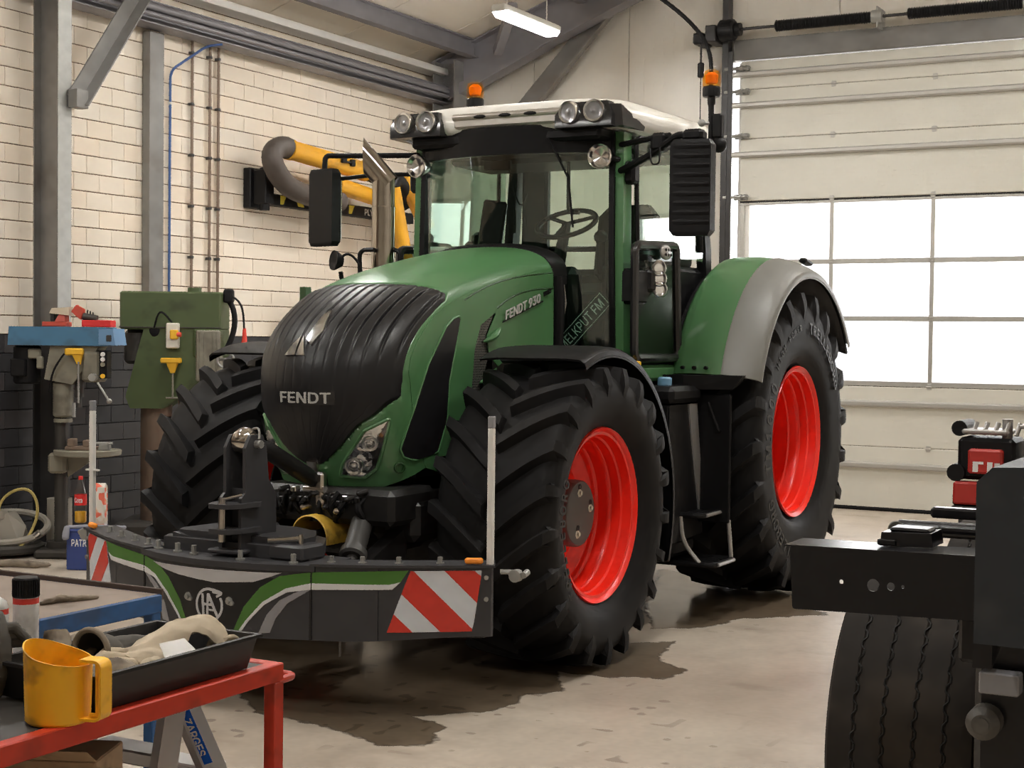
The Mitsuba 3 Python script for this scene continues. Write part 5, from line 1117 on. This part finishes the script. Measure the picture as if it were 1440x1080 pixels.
# ---- drum, can, grinder on the floor
t = thing('drum', 'pale grey round drum on the floor in front of the dark wall', 'drum', (-9.055, 8.935, 0))
obj('body', lathe([(0, 0), (.10, 0), (.103, .01), (.10, .20), (.098, .42), (.10, .43), (.09, .43), (.085, .05), (0, .05)], (0, 0, 0), (0, 0, 1), 32), 'drum_grey', t)
t = thing('red_can', 'small red can on the floor in front of the grey drum', 'can', (-8.80, 9.0, 0))
obj('body', lathe([(0, 0), (.045, 0), (.048, .006), (.048, .12), (.044, .13), (0, .13)], (0, 0, 0), (0, 0, 1), 24), 'handle_red', t)
t = thing('cable_reel_machine', 'grey round machine with a looped yellow lead on the floor by the dark wall', 'floor machine', (-9.25, 8.55, 0), RZ)
obj('base', cat(cyl((0, 0, .03), (0, 0, .10), .30, n=32, ch=.02), *[cyl((.2*math.cos(a), .2*math.sin(a), 0), (.2*math.cos(a), .2*math.sin(a), .03), .03, n=10) for a in (0, 2, 4)]), 'cast_dark', t)
obj('rim', tube([(.33*math.cos(a), .20*math.sin(a), .22+.10*math.sin(a)) for a in np.linspace(0, 2*PI, 40, endpoint=False)], .028, 8, closed=True), 'drum_grey', t)
obj('housing', cat(hull([(-.14, -.12, .08), (.16, -.12, .08), (.16, .12, .08), (-.14, .12, .08), (-.12, -.10, .30), (.05, -.10, .34), (.05, .10, .34), (-.12, .10, .30), (.18, -.05, .24)]), cyl((-.03, -.06, .3), (-.03, -.06, .36), .07, n=20)), 'drum_grey', t, 25)
obj('lead', tube(spline([(-.02, -.08, .34), (.06, -.06, .50), (.20, -.05, .52), (.27, -.05, .38), (.24, -.08, .22), (.16, -.2, .08), (-.05, -.26, .05), (-.25, -.2, .12)], 50), .012, 8), 'cord_yellow', t)
obj('coupling', cat(cyl((.24, -.12, .14), (.31, -.12, .20), .026, n=12), cyl((.20, -.14, .11), (.24, -.12, .14), .018, n=10)), 'chrome', t)
single('floor_rag', blob([(-.2, 0, .015), (0, .05, .02), (.2, 0, .015), (.3, .03, .012)], [.02, .03, .025, .015], amp=.02, seed=5), 'glove_dirty', 'dirty brown rag lying on the floor in front of the round machine', 'rag', (-8.72, 8.08, .012), RZ)
# ---- blue crate with bottle and carton
t = thing('crate', 'dark blue box with white capitals standing on the floor behind the weight', 'box', (-8.18, 8.42, 0), 26)
obj('body', cat(box(-.17, -.12, 0, .17, .12, .30, .008), box(-.18, -.13, .285, .18, .13, .305, .006)), 'crate_blue', t)
obj('lettering', text('PATRICK', .05, (-.035, -.1205, .205), (1, 0, 0), (0, 0, 1), .001, True, .19), 'print_white', t, False, label='white capital lettering')
t = thing('glove_rag', 'grey-blue cloth hanging over the edge of the dark blue box', 'cloth', (-8.18, 8.42, 0), 26)
obj('cloth', blob([(-.16, -.10, .318), (-.05, -.08, .322), (.08, -.08, .322), (.25, -.06, .320)], [.016, .018, .016, .014], amp=.014, seed=2), 'cloth_grey', t)
obj('corner', blob([(-.16, -.135, .315), (-.165, -.150, .25)], [.022, .026], amp=.01, seed=3), 'cloth_grey', t)
t = thing('cola_bottle', 'clear bottle with red cap and label and a little yellow drink on the blue box', 'bottle', (-8.28, 8.41, .335), 26)
obj('shell', lathe([(.0, .0), (.036, .0), (.044, .01), (.045, .20), (.040, .24), (.016, .305), (.014, .32), (.014, .33)], (-.02, 0, 0), (0, 0, 1), 28), 'bottle_clear', t, 40)
obj('drink', lathe([(0, .003), (.035, .003), (.0425, .012), (.0425, .085), (0, .085)], (-.02, 0, 0), (0, 0, 1), 24), 'juice', t, 40, label='yellow drink')
obj('label', lathe([(.0458, .135), (.0458, .215)], (-.02, 0, 0), (0, 0, 1), 28), 'label_red', t, 40, label='red label')
obj('lettering', text('Coca', .035, (-.02, -.0475, .175), (1, 0, 0), (0, 0, 1), .001, True, .06), 'print_white', t, False)
obj('cap', cyl((-.02, 0, .325), (-.02, 0, .352), .017, n=16, ch=.003), 'label_red', t)
t = thing('drink_carton', 'tall white and red drink carton on the blue box behind the marker pole', 'carton', (-8.15, 8.45, .310), 26)
obj('body', cat(box(-.045, -.045, 0, .045, .045, .30, .004), hull([(-.045, -.045, .30), (.045, -.045, .30), (.045, .045, .30), (-.045, .045, .30), (-.045, 0, .33), (.045, 0, .33)])), 'carton_print', t)
# ---- blue bench
t = thing('blue_bench', 'steel bench with blue frame and stained brown top at the left edge', 'workbench', (0, 0, 0))
bx0, bx1, by0, by1, bz = -4.75, -3.61, 2.45, 4.05, .85
obj('top', box(bx0+.01, by0+.01, bz-.012, bx1-.01, by1-.01, bz, .002), 'bench_top', t)
obj('frame', cat(box(bx1-.045, by0, bz-.065, bx1, by1, bz-.001, .004), box(bx0, by0, bz-.065, bx0+.045, by1, bz-.001, .004), box(bx0, by0, bz-.065, bx1, by0+.045, bz-.001, .004), box(bx0, by1-.045, bz-.065, bx1, by1, bz-.001, .004)), 'bench_blue', t, False)
obj('back_lip', box(bx0, by1-.006, bz-.02, bx1, by1+.006, bz+.018, .002), 'rust_edge', t)
for x in (bx0+.025, bx1-.025):
    for y in (by0+.025, by1-.025): obj('leg', box(x-.022, y-.022, 0, x+.022, y+.022, bz-.06, .004), 'bench_blue', t, False)
t = thing('bench_scrap', 'small crumpled grey scrap lying on the brown bench top', 'scrap', (-3.76, 3.76, .856), 70)
obj('scrap', blob([(-.10, 0, .0), (-.04, .01, .008), (.03, 0, .004), (.10, .005, .0)], [.008, .013, .010, .006], amp=.012, f=60, seed=8), 'glove_dirty', t)
# ---- red trolley
t = thing('trolley', 'red steel trolley table with a black top in the lower left corner', 'trolley', (0, 0, 0))
rx0, rx1, ry0, ry1, rz = -3.30, -2.565, 1.55, 3.375, .85
obj('top', box(rx0+.01, ry0+.01, rz-.015, rx1-.01, ry1-.01, rz-.003, .002), 'cast_dark', t)
obj('frame', cat(box(rx1-.04, ry0, rz-.05, rx1, ry1, rz, .003), box(rx0, ry0, rz-.05, rx0+.04, ry1, rz, .003), box(rx0, ry0, rz-.05, rx1, ry0+.04, rz, .003), box(rx0, ry1-.04, rz-.05, rx1, ry1, rz, .003)), 'trolley_red', t, False, label='red square-tube frame')
for x in (rx0+.02, rx1-.02):
    for y in (ry1-.02, 2.35): obj('leg', box(x-.02, y-.02, .06, x+.02, y+.02, rz-.05, .003), 'trolley_red', t, False)
for x in (rx0+.02, rx1-.02):
    for y in (ry1-.02, 2.35): obj('castor', cat(cyl((x-.015, y, .045), (x+.015, y, .045), .045, n=20, ch=.006), box(x-.02, y-.015, .05, x+.02, y+.015, .10, .003)), 'rubber_black', t)
obj('shelf', box(rx0+.01, 2.33, .18, rx1-.01, ry1-.01, .20, .003), 'cast_dark', t)
obj('handle', tube(bend([(rx1-.01, ry1-.02, .80), (rx1-.01, ry1+.065, .80), (rx0+.2, ry1+.065, .80), (rx0+.2, ry1-.02, .80)], .03), .011, 10), 'trolley_red', t)
# black tray
t = thing('tray', 'shallow black plastic tray full of gloves on the red trolley', 'tray', (0, 0, 0))
def tray(x0, y0, x1, y1, z0, z1, fl=.02, th=.006):
    def ring(e, z): return np.array([(x0-e, y0-e, z), (x1+e, y0-e, z), (x1+e, y1+e, z), (x0-e, y1+e, z)])
    R = np.array([ring(0, z0), ring(fl, z1), ring(fl+.008, z1), ring(fl+.008, z1-.010), ring(fl+.002, z1-.010), ring(-.0, z0-.0)])
    outer = [ring(0, z0), ring(fl, z1-.008), ring(fl+.010, z1-.008), ring(fl+.010, z1), ring(fl-th, z1), ring(-th, z0+th)]
    g = grid(np.transpose(np.array(outer), (1, 0, 2)), closed_u=True)
    return cat(g, box(x0, y0, z0, x1, y1, z0+th, 0))
obj('shell', tray(-2.92, 2.69, -2.60, 3.255, .852, .945), 'tray_black', t, False)
t = thing('glove', 'pale work glove with its cuff hanging over the end of the black tray', 'glove', (-2.82, 2.95, .90), 0)
def sheet(pts, w, th, seed, amp=.012, wav=.010):
    """A limp sheet: a spine of points, half-widths, gently rumpled and closed."""
    c = spline(pts, 26); wv = np.interp(np.linspace(0, 1, 26), np.linspace(0, 1, len(w)), w); T_ = np.gradient(c, axis=0); T_ /= np.linalg.norm(T_, axis=1, keepdims=True)
    side = np.cross(T_, (0, 0, 1)); side /= np.linalg.norm(side, axis=1, keepdims=True); up = np.cross(side, T_); v = np.linspace(-1, 1, 15)
    P = c[:, None]+side[:, None]*(v*1.0)[None, :, None]*wv[:, None, None] - up[:, None]*(np.abs(v)**2*.25*1.0)[None, :, None]*wv[:, None, None]
    nz = (meshkit.fbm(P*22, 3, seed)-.5); P = P + up[:, None]*(nz*amp*2)[..., None]
    k = np.sqrt(np.maximum(0, 1-v**4))[None, :, None]
    return slab(P+up[:, None]*th*k, P-up[:, None]*th*k)
def finger(pts, r, mt, t, seed, amp=.009): obj('finger', blob(pts, r, amp=amp, f=42, seed=seed), mt, t, 50)
XF = np.eye(4)
obj('palm', sheet([(-2.640, 3.215, .915), (-2.67, 3.20, .972), (-2.72, 3.17, .985), (-2.755, 3.10, .955), (-2.755, 3.02, .925), (-2.75, 2.96, .905)], [.045, .062, .078, .085, .078, .062], .012, 3, .022), 'glove_pale', t, 50)
obj('cuff', tube(np.array([(-2.648+.062*math.cos(a)*.35, 3.215+.062*math.sin(a)*.9, .925+.016*math.cos(a*2)) for a in np.linspace(0, 2*PI, 24, endpoint=False)]), .008, 8, closed=True), 'glove_pale', t, 50)
for i, pts in enumerate(([(-2.80, 3.0, .91), (-2.81, 2.94, .925), (-2.80, 2.87, .90)], [(-2.77, 2.97, .905), (-2.78, 2.90, .925), (-2.765, 2.83, .905)], [(-2.735, 2.95, .90), (-2.74, 2.89, .915), (-2.72, 2.83, .90)], [(-2.70, 3.0, .90), (-2.68, 2.95, .905), (-2.665, 2.91, .89)])):
    finger(pts, [.021, .019, .015], 'glove_pale', t, 20+i)
t = thing('glove', 'dirty grey-brown work glove lying crumpled in the front of the black tray', 'glove')
XF = np.eye(4)
obj('palm', sheet([(-2.74, 2.93, .885), (-2.71, 2.87, .915), (-2.70, 2.81, .910), (-2.69, 2.76, .89)], [.045, .065, .065, .05], .016, 31, .030), 'glove_dirty', t, 50)
for i, pts in enumerate(([(-2.73, 2.80, .90), (-2.745, 2.75, .915), (-2.74, 2.71, .895)], [(-2.70, 2.78, .90), (-2.70, 2.73, .912), (-2.69, 2.70, .89)], [(-2.665, 2.80, .895), (-2.65, 2.76, .905), (-2.64, 2.72, .885)], [(-2.65, 2.88, .89), (-2.635, 2.84, .90), (-2.63, 2.80, .88)])):
    finger(pts, [.020, .019, .015], 'glove_dirty', t, 40+i, .014)
t = thing('glove', 'dark grey glove with an open cuff at the back of the black tray', 'glove', (-2.865, 2.985, .915), 0)
ck = np.linspace(0, 2*PI, 30, endpoint=False)
cuff = np.array([[(.058*math.cos(a)*r1+dx, -.02+dy, .052*math.sin(a)*r1+dz) for a in ck] for dx, dy, dz, r1 in ((.02, -.045, .02, 1.0), (0, 0, .012, .92), (-.01, .05, .0, .8), (-.02, .09, -.015, .6))])
cc = np.concatenate([cuff, cuff[:, :1]], 1); mid = cc.mean(1, keepdims=True)
obj('cuff', slab(cc, mid+(cc-mid)*.9), 'glove_dark', t, 50); obj('hem', tube(cuff[0], .008, 8, closed=True), 'glove_dirty', t, 50)
obj('palm', blob([(-.02, .07, -.01), (-.01, .12, -.01), (.0, .17, -.015)], [.04, .038, .03], amp=.02, f=26, seed=51), 'glove_dark', t, 50)
single('paper_card', prism([(-.05, -.03), (.05, -.02), (.045, .035), (-.03, .045)], (-2.612, 2.985, .945), (.2, .95, .12), (-.85, .25, .45), (.001, .0, .002)), 'paper_white', 'white paper card sticking up at the rim of the black tray', 'card', smooth=False)
single('paper_chip', prism([(-.012, -.010), (.012, -.012), (.014, .010), (-.01, .012)], (-2.69, 2.80, .940), (.4, .9, .1), (-.7, .3, .6), (.001, .0, .002)), 'paper_white', 'tiny white paper chip on the dirty glove in the tray', 'paper', smooth=False)
# yellow measuring jug
t = thing('jug', 'yellow plastic measuring jug with stains and a handle at the red trolley edge', 'jug', (-2.628, 2.590, .850), RZ-16)
n_ = 48
def jring(r, z, tilt=0, n=n_):
    a = np.arange(n)*2*PI/n; return np.c_[r*np.cos(a), r*np.sin(a), z + tilt*(-np.cos(a))*.5 + .014*np.maximum(0, np.cos(a-PI))**2*(1 if tilt else 0)]
J = np.array([jring(.001, 0), jring(.070, 0), jring(.075, .006), jring(.077, .08, 0), jring(.079, .152, .035), jring(.0805, .155, .035), jring(.077, .155, .035), jring(.0745, .08, 0), jring(.0725, .008), jring(.001, .006)])
obj('body', grid(np.transpose(J, (1, 0, 2)), closed_u=True), 'jug_yellow', t, 35)
hp = bend([(.070, 0, .150), (.125, 0, .150), (.125, 0, .012), (.072, 0, .012)], .02, 6)
def strap(c, w, th):
    T_ = np.gradient(c, axis=0); T_ /= np.linalg.norm(T_, axis=1, keepdims=True); s_ = np.array([0, 1.0, 0]); nrm = np.cross(T_, s_)
    P = np.array([[p+s_*w*sy+n*th*sn for sy, sn in ((-1, -1), (1, -1), (1, 1), (-1, 1))] for p, n in zip(c, nrm)])
    m = grid(P, closed_v=True); return m
obj('handle', strap(hp, .024, .003), 'jug_yellow', t, 35)
obj('handle_rib', strap(bend([(.085, 0, .145), (.105, 0, .145), (.105, 0, .02), (.085, 0, .02)], .01), .004, .004), 'jug_yellow', t)
# cans
t = thing('spray_can', 'white spray can with a black ribbed cap and red stripe on the trolley', 'spray can', (-3.05, 2.89, .850))
obj('body', lathe([(0, 0), (.031, 0), (.033, .004), (.033, .20), (.031, .21), (0, .21)], (0, 0, 0), (0, 0, 1), 32), 'can_white', t)
obj('band', lathe([(.0335, .193), (.0335, .208)], (0, 0, 0), (0, 0, 1), 32), 'can_red', t, 40)
cap = cat(lathe([(0, .262), (.030, .262), (.0325, .258), (.0335, .21), (0, .21)], (0, 0, 0), (0, 0, 1), 36), *[box(-.001, .033, .212, .001, .0355, .258, 0).apply_transform(trimesh.transformations.rotation_matrix(2*PI*i/30, (0, 0, 1))) for i in range(30)])
obj('cap', cap, 'black_plastic', t, 30, label='black ribbed cap')
t = thing('spray_can', 'white spray can with a white nozzle and red stripe, cut by the left edge', 'spray can', (-3.06, 2.795, .850))
obj('body', lathe([(0, 0), (.031, 0), (.033, .004), (.033, .195), (.028, .21), (.014, .22), (0, .22)], (0, 0, 0), (0, 0, 1), 32), 'can_white', t, 40)
obj('band', lathe([(.0335, .178), (.0335, .192)], (0, 0, 0), (0, 0, 1), 32), 'can_red', t, 40)
obj('nozzle', cat(cyl((0, 0, .22), (0, 0, .25), .011, n=14), box(-.008, -.014, .235, .008, .01, .252, .002)), 'paper_white', t)
t = thing('tin', 'small silver tin with a red label at the left edge of the trolley', 'tin', (-2.675, 2.385, .850))
obj('body', lathe([(0, 0), (.030, 0), (.031, .004), (.031, .10), (.027, .115), (0, .118)], (0, 0, 0), (0, 0, 1), 28), 'can_white', t, 40)
obj('label', cat(lathe([(.0314, .075), (.0314, .098)], (0, 0, 0), (0, 0, 1), 28)), 'can_red', t, 40)
t = thing('glove', 'greasy black glove drooping beside the spray cans at the left edge', 'glove', (-2.93, 2.66, .85), 0)
obj('palm', blob([(0, 0, .03), (.01, .0, .08), (0, .01, .14), (-.02, .03, .19)], [.036, .042, .040, .030], amp=.03, f=22, seed=61), 'glove_dark', t, 50)
for i in range(3):
    b = np.array([.0, .02+.02*i, .17-.02*i]); obj('finger', blob([b, b+np.array([.02, .04, .0]), b+np.array([.035, .06, -.03])], [.016, .015, .012], amp=.008, f=40, seed=70+i), 'glove_dark', t, 50)
t = thing('rag', 'grey-brown rag crumpled in front of the white spray can', 'rag', (-2.97, 2.84, .85), 0)
obj('cloth', cat(sheet([(-.03, -.05, .02), (.01, -.02, .06), (.03, .02, .08), (.02, .06, .13)], [.03, .045, .05, .03], .006, 9, .02), sheet([(.02, -.06, .01), (.05, .0, .04), (.06, .07, .05), (.05, .14, .07)], [.03, .04, .04, .03], .006, 12, .02)), 'glove_dirty', t, 50)
t = thing('rag', 'small bundle of grey rag behind the yellow jug', 'rag', (-2.93, 3.03, .858), 0)
obj('cloth', blob([(-.09, -.06, .03), (-.07, .0, .05), (-.05, .06, .055), (-.03, .10, .03)], [.03, .034, .030, .022], amp=.03, f=28, seed=81), 'glove_dirty', t, 50)
# ladder, carton, bucket
t = thing('step_ladder', 'aluminium step ladder with a blue sticker standing behind the red trolley', 'ladder', (0, 0, 0))
def rail(a, b, w=.042, d=.014):
    a, b = np.asarray(a, float), np.asarray(b, float)
    return beam(a, b, [(-w, -d), (w, -d), (w, -d+.006), (-w+.006, -d+.006), (-w+.006, d-.006), (w, d-.006), (w, d), (-w, d)], up=(1, 0, 0))
obj('rail', rail((-2.98, 3.36, .80), (-2.86, 3.70, .02)), 'aluminium', t, False); obj('rail', rail((-3.20, 3.30, .80), (-3.10, 3.02, .02)), 'aluminium', t, False)
obj('rail', rail((-3.40, 3.36, .80), (-3.55, 3.70, .02)), 'aluminium', t, False); obj('rail', rail((-2.85, 3.26, .80), (-2.80, 3.02, .02)), 'aluminium', t, False)
for z in (.22, .44): obj('step', box(-3.44, 3.42+.4*(.75-z)*.55, z, -2.94, 3.52+.4*(.75-z)*.55, z+.03, .005), 'aluminium', t, False)
obj('step', box(-3.1, 3.16, .56, -2.84, 3.26, .60, .005), 'aluminium', t, False)
obj('top_plate', box(-3.44, 3.22, .80, -2.82, 3.42, .83, .01), 'aluminium', t, False)
a, b = np.array([-2.98, 3.36, .80]), np.array([-2.86, 3.70, .02]); d = (b-a)/np.linalg.norm(b-a); vcam = np.array([.45, -.85, .0]); uu2 = np.cross(d, vcam); uu2 /= np.linalg.norm(uu2); nn2 = np.cross(d, uu2); nn2 = nn2*(1 if nn2@vcam > 0 else -1); up_ = -np.cross(d, nn2)*1.0
up_ = np.cross(nn2, d)
o_ = a + d*.20 + nn2*.034
obj('sticker', prism([(-.13, -.020), (.13, -.020), (.13, .020), (-.13, .020)], o_, d, up_, nn2*.001), 'sticker_blue', t, False, label='blue sticker with white letters')
obj('sticker_lettering', text('ZARGES', .024, o_+d*.035+nn2*.001, d, up_, .001, True, .13), 'print_white', t, False)
obj('sticker_mark', prism([(-.095, -.012), (-.065, -.012), (-.065, .012), (-.095, .012)], o_+nn2*.001, d, up_, nn2*.001), 'print_white', t, False)
t = thing('cardboard_box', 'brown printed cardboard box under the red trolley', 'box', (-2.86, 2.80, .20), 24)
obj('box', cat(box(-.15, -.10, 0, .15, .10, .50, .004), hull([(-.15, -.10, .50), (.15, -.10, .50), (.15, -.10, .503), (-.15, -.16, .54), (.15, -.16, .54), (-.15, -.10, .503)])), 'cardboard', t, False)
t = thing('bucket', 'grey-white plastic bucket under the left end of the red trolley', 'bucket', (-2.78, 2.48, .20), 0)
obj('body', lathe([(0, 0), (.10, 0), (.125, .30), (.13, .30), (.13, .32), (.122, .32), (.096, .01), (0, .01)], (0, 0, 0), (0, 0, 1), 32), 'drum_grey', t)
# ================================================================ trailer chassis at the right and the pump behind it
mat('chassis_black', varied((.006, .006, .008), .15, 5), .22, spec=.4)
mat('chassis_blue', varied((.016, .021, .028), .15, 9, (.05, .05, .05), .3, 7), .5)
mat('truck_rubber', varied((.026, .023, .021), .2, 7, (.065, .054, .044), .6, 4), .75, spec=.15)
mat('truck_groove', (.008, .008, .008), .8)
mat('hub_pale', varied((.12, .115, .105), .2, 12, (.05, .045, .04), .6, 14), .5, .3)
mat('pump_red', (.38, .025, .02), .45)
T_ = thing('trailer', 'black trailer chassis with a wide truck tyre at the right edge', 'trailer', (0, 0, 0))
def to(name, m, material, parent=None, smooth=False, label=None): return obj(name, m, material, parent or T_, smooth, label)
pl = Polygon([(-1.275, 1.045), (-.785, 1.06), (-.785, 1.222), (-1.285, 1.215)]); pl = pl.buffer(-.008).buffer(.008)
for x, z, r in ((-1.143, 1.129, .006), (-1.058, 1.127, .0165), (-1.012, 1.128, .0105), (-.981, 1.130, .0045)): pl = pl.difference(Point(x, z).buffer(r, 16))
to('lamp_bracket', cat(prism(pl, (0, 3.90, 0), (1, 0, 0), (0, 0, 1), (0, .005, 0)), hull([(-1.30, 3.90, 1.212), (-.785, 3.90, 1.220), (-1.30, 3.90, 1.216), (-.785, 3.90, 1.224), (-1.30, 4.06, 1.212), (-.785, 4.06, 1.220), (-1.30, 4.06, 1.216), (-.785, 4.06, 1.224)])), 'chassis_black', label='black folded steel bracket with four holes')
def trucktyre(w, R, rr):
    h = w/2
    prof = [(rr, -h*.75), (rr+.03, -h*.85), (.5*(rr+R), -h), (R*.95, -h*.97), (R*.985, -h*.92)]
    xs = [-.58, -.2, .2, .58]
    top = []
    for x in xs: top += [(R, x*h-.008), (R-.001, x*h-.004), (R-.004, x*h-.0015), (R-.004, x*h+.0015), (R-.001, x*h+.004), (R, x*h+.008)]
    return lathe(prof + top + [(r, -x) for r, x in prof[::-1]] + [(rr-.02, h*.7), (rr-.02, -h*.7), (rr, -h*.75)], (0, 0, 0), (1, 0, 0), 96)
def zig(w, R, x):
    a = np.linspace(0, 2*PI, 240, endpoint=False); z = .006*np.where(np.arange(240) % 4 < 2, 1, -1)
    return tube(np.c_[x*w/2+z, -(R+.0005)*np.sin(a), (R+.0005)*np.cos(a)], .0035, 4, closed=True)
for yc in (4.87, 6.15):
    k = key('wheel', T_)
    o = np.array([-1.095, yc-.02, .535])
    to('tyre', at(trucktyre(.45, .535, .29), o), 'truck_rubber', k, 35)
    to('grooves', at(cat(*[zig(.45, .535, x) for x in (-.58, -.2, .2, .58)]), o), 'truck_groove', k, False)
    to('rim', at(lathe([(.285, .16), (.30, .17), (.28, .12), (.20, .05), (.16, .02), (0, .02), (0, -.05), (.25, -.10), (.29, -.16)], (0, 0, 0), (1, 0, 0), 48), o), 'hub_pale', k, 35)
    to('axle', cyl((-.95, yc, .535), (.9, yc, .535), .07, n=20), 'chassis_black')
to('hub_cap', cat(cyl((-.795, 3.99, .775), (-.795, 4.4, .775), .044, n=24, ch=.018), cyl((-.795, 3.985, .775), (-.795, 4.0, .775), .02, n=16)), 'hub_pale', label='pale round cap below the frame')
to('light_plate', box(-.80, 3.97, .862, -.70, 4.03, .918, .004), 'decal_moon', label='pale square plate below the frame')
to('under_frame', cat(box(-.83, 4.06, .45, -.3, 4.5, 1.06, .02), box(-.86, 4.0, .93, -.80, 4.6, 1.05, .01)), 'chassis_black')
to('frame_rail', cat(hull([(-.735, 3.58, 1.065), (-.735, 3.58, 1.44), (-.70, 3.58, 1.475), (-.20, 3.58, 1.50), (-.20, 3.58, 1.06), (-.735, 8.0, 1.065), (-.735, 8.0, 1.44), (-.70, 8.0, 1.475), (-.20, 8.0, 1.50), (-.20, 8.0, 1.06)]), box(-.62, 3.56, 1.488, -.3, 4.2, 1.545, .01)), 'chassis_blue', label='dark blue-black side of the trailer frame')
to('flap', hull([(-.745, 3.62, 1.0), (-.735, 3.62, 1.20), (-.70, 3.62, 1.20), (-.70, 3.62, 1.0), (-.745, 4.0, 1.0), (-.735, 4.0, 1.2), (-.70, 4.0, 1.2)]), 'chassis_black')
to('cross_bar', cyl((-1.07, 4.2, 1.247), (-.5, 4.2, 1.252), .022, n=18), 'chassis_black')
to('bar_eye', lathe([(.010, 0), (.020, .0), (.022, .006), (.020, .012), (.010, .012), (.008, .006), (.010, 0)], (-1.075, 4.185, 1.245), (.3, -1, 0), 16), 'hub_pale')
to('cross_bar', box(-1.02, 4.35, 1.262, -.5, 4.40, 1.292, .006), 'chassis_black')
to('clamp_block', cat(hull([(-1.065, 3.98, 1.222), (-.925, 3.98, 1.226), (-.925, 4.1, 1.226), (-1.065, 4.1, 1.222), (-1.06, 3.98, 1.258), (-.93, 3.98, 1.262), (-.93, 4.1, 1.262), (-1.06, 4.1, 1.258)]), box(-1.07, 3.972, 1.224, -1.02, 3.985, 1.24, .003), box(-1.045, 4.0, 1.258, -.94, 4.08, 1.27, .006)), 'chassis_black')
t = thing('pump_unit', 'black and red engine-driven pump on a stand behind the trailer frame', 'pump', (-1.55, 9.0, 0))
obj('stand', cat(box(-.38, -.2, 0, .5, .3, .05, .01), *[box(x, y, .05, x+.05, y+.05, .80, .006) for x in (-.36, .42) for y in (-.18, .22)], box(-.40, -.20, .78, .5, .30, .83, .008)), 'steel_dark', t, False)
obj('body', cat(box(-.40, -.16, .83, .10, .20, .90, .01), box(-.38, -.14, .98, -.06, .18, 1.22, .02), box(-.02, -.10, .90, .40, .2, 1.28, .02), cyl((-.38, -.18, 1.02), (-.38, .18, 1.02), .05, n=16), cyl((-.38, -.1, 1.27), (-.38, .18, 1.27), .045, n=16)), 'black_plastic', t, False)
for i, (x, z0, z1) in enumerate(((-.30, .84, .97), (-.22, 1.02, 1.16), (.16, 1.16, 1.27))):
    obj('can', box(x-.09, -.20, z0, x+.10, -.10, z1, .012), 'pump_red', t, label='red block on the pump')
obj('print', cat(box(-.28, -.203, 1.03, -.25, -.20, 1.09, 0), box(-.25, -.203, 1.075, -.22, -.20, 1.09, 0), box(-.20, -.203, 1.03, -.17, -.20, 1.09, 0), box(-.16, -.203, 1.04, -.13, -.20, 1.085, 0)), 'print_white', t, False)
obj('top', cat(box(-.36, -.14, 1.24, -.10, .1, 1.27, .01), cyl((-.12, -.05, 1.22), (-.12, -.05, 1.33), .03, n=12), box(-.05, -.12, 1.28, .14, .06, 1.305, .008), *[cyl((-.30+.06*i, -.12, 1.24), (-.28+.06*i, -.10, 1.31), .014, n=8) for i in range(5)]), 'silver_strip', t, 25)
obj('lever', cat(tube([(.04, -.05, 1.30), (.05, -.06, 1.40)], .008, 6), ball((.05, -.06, 1.40), .015, 1)), 'black_plastic', t)
obj('exhaust_box', box(.18, -.15, 1.30, .55, .2, 1.41, .012), 'chassis_black', t)
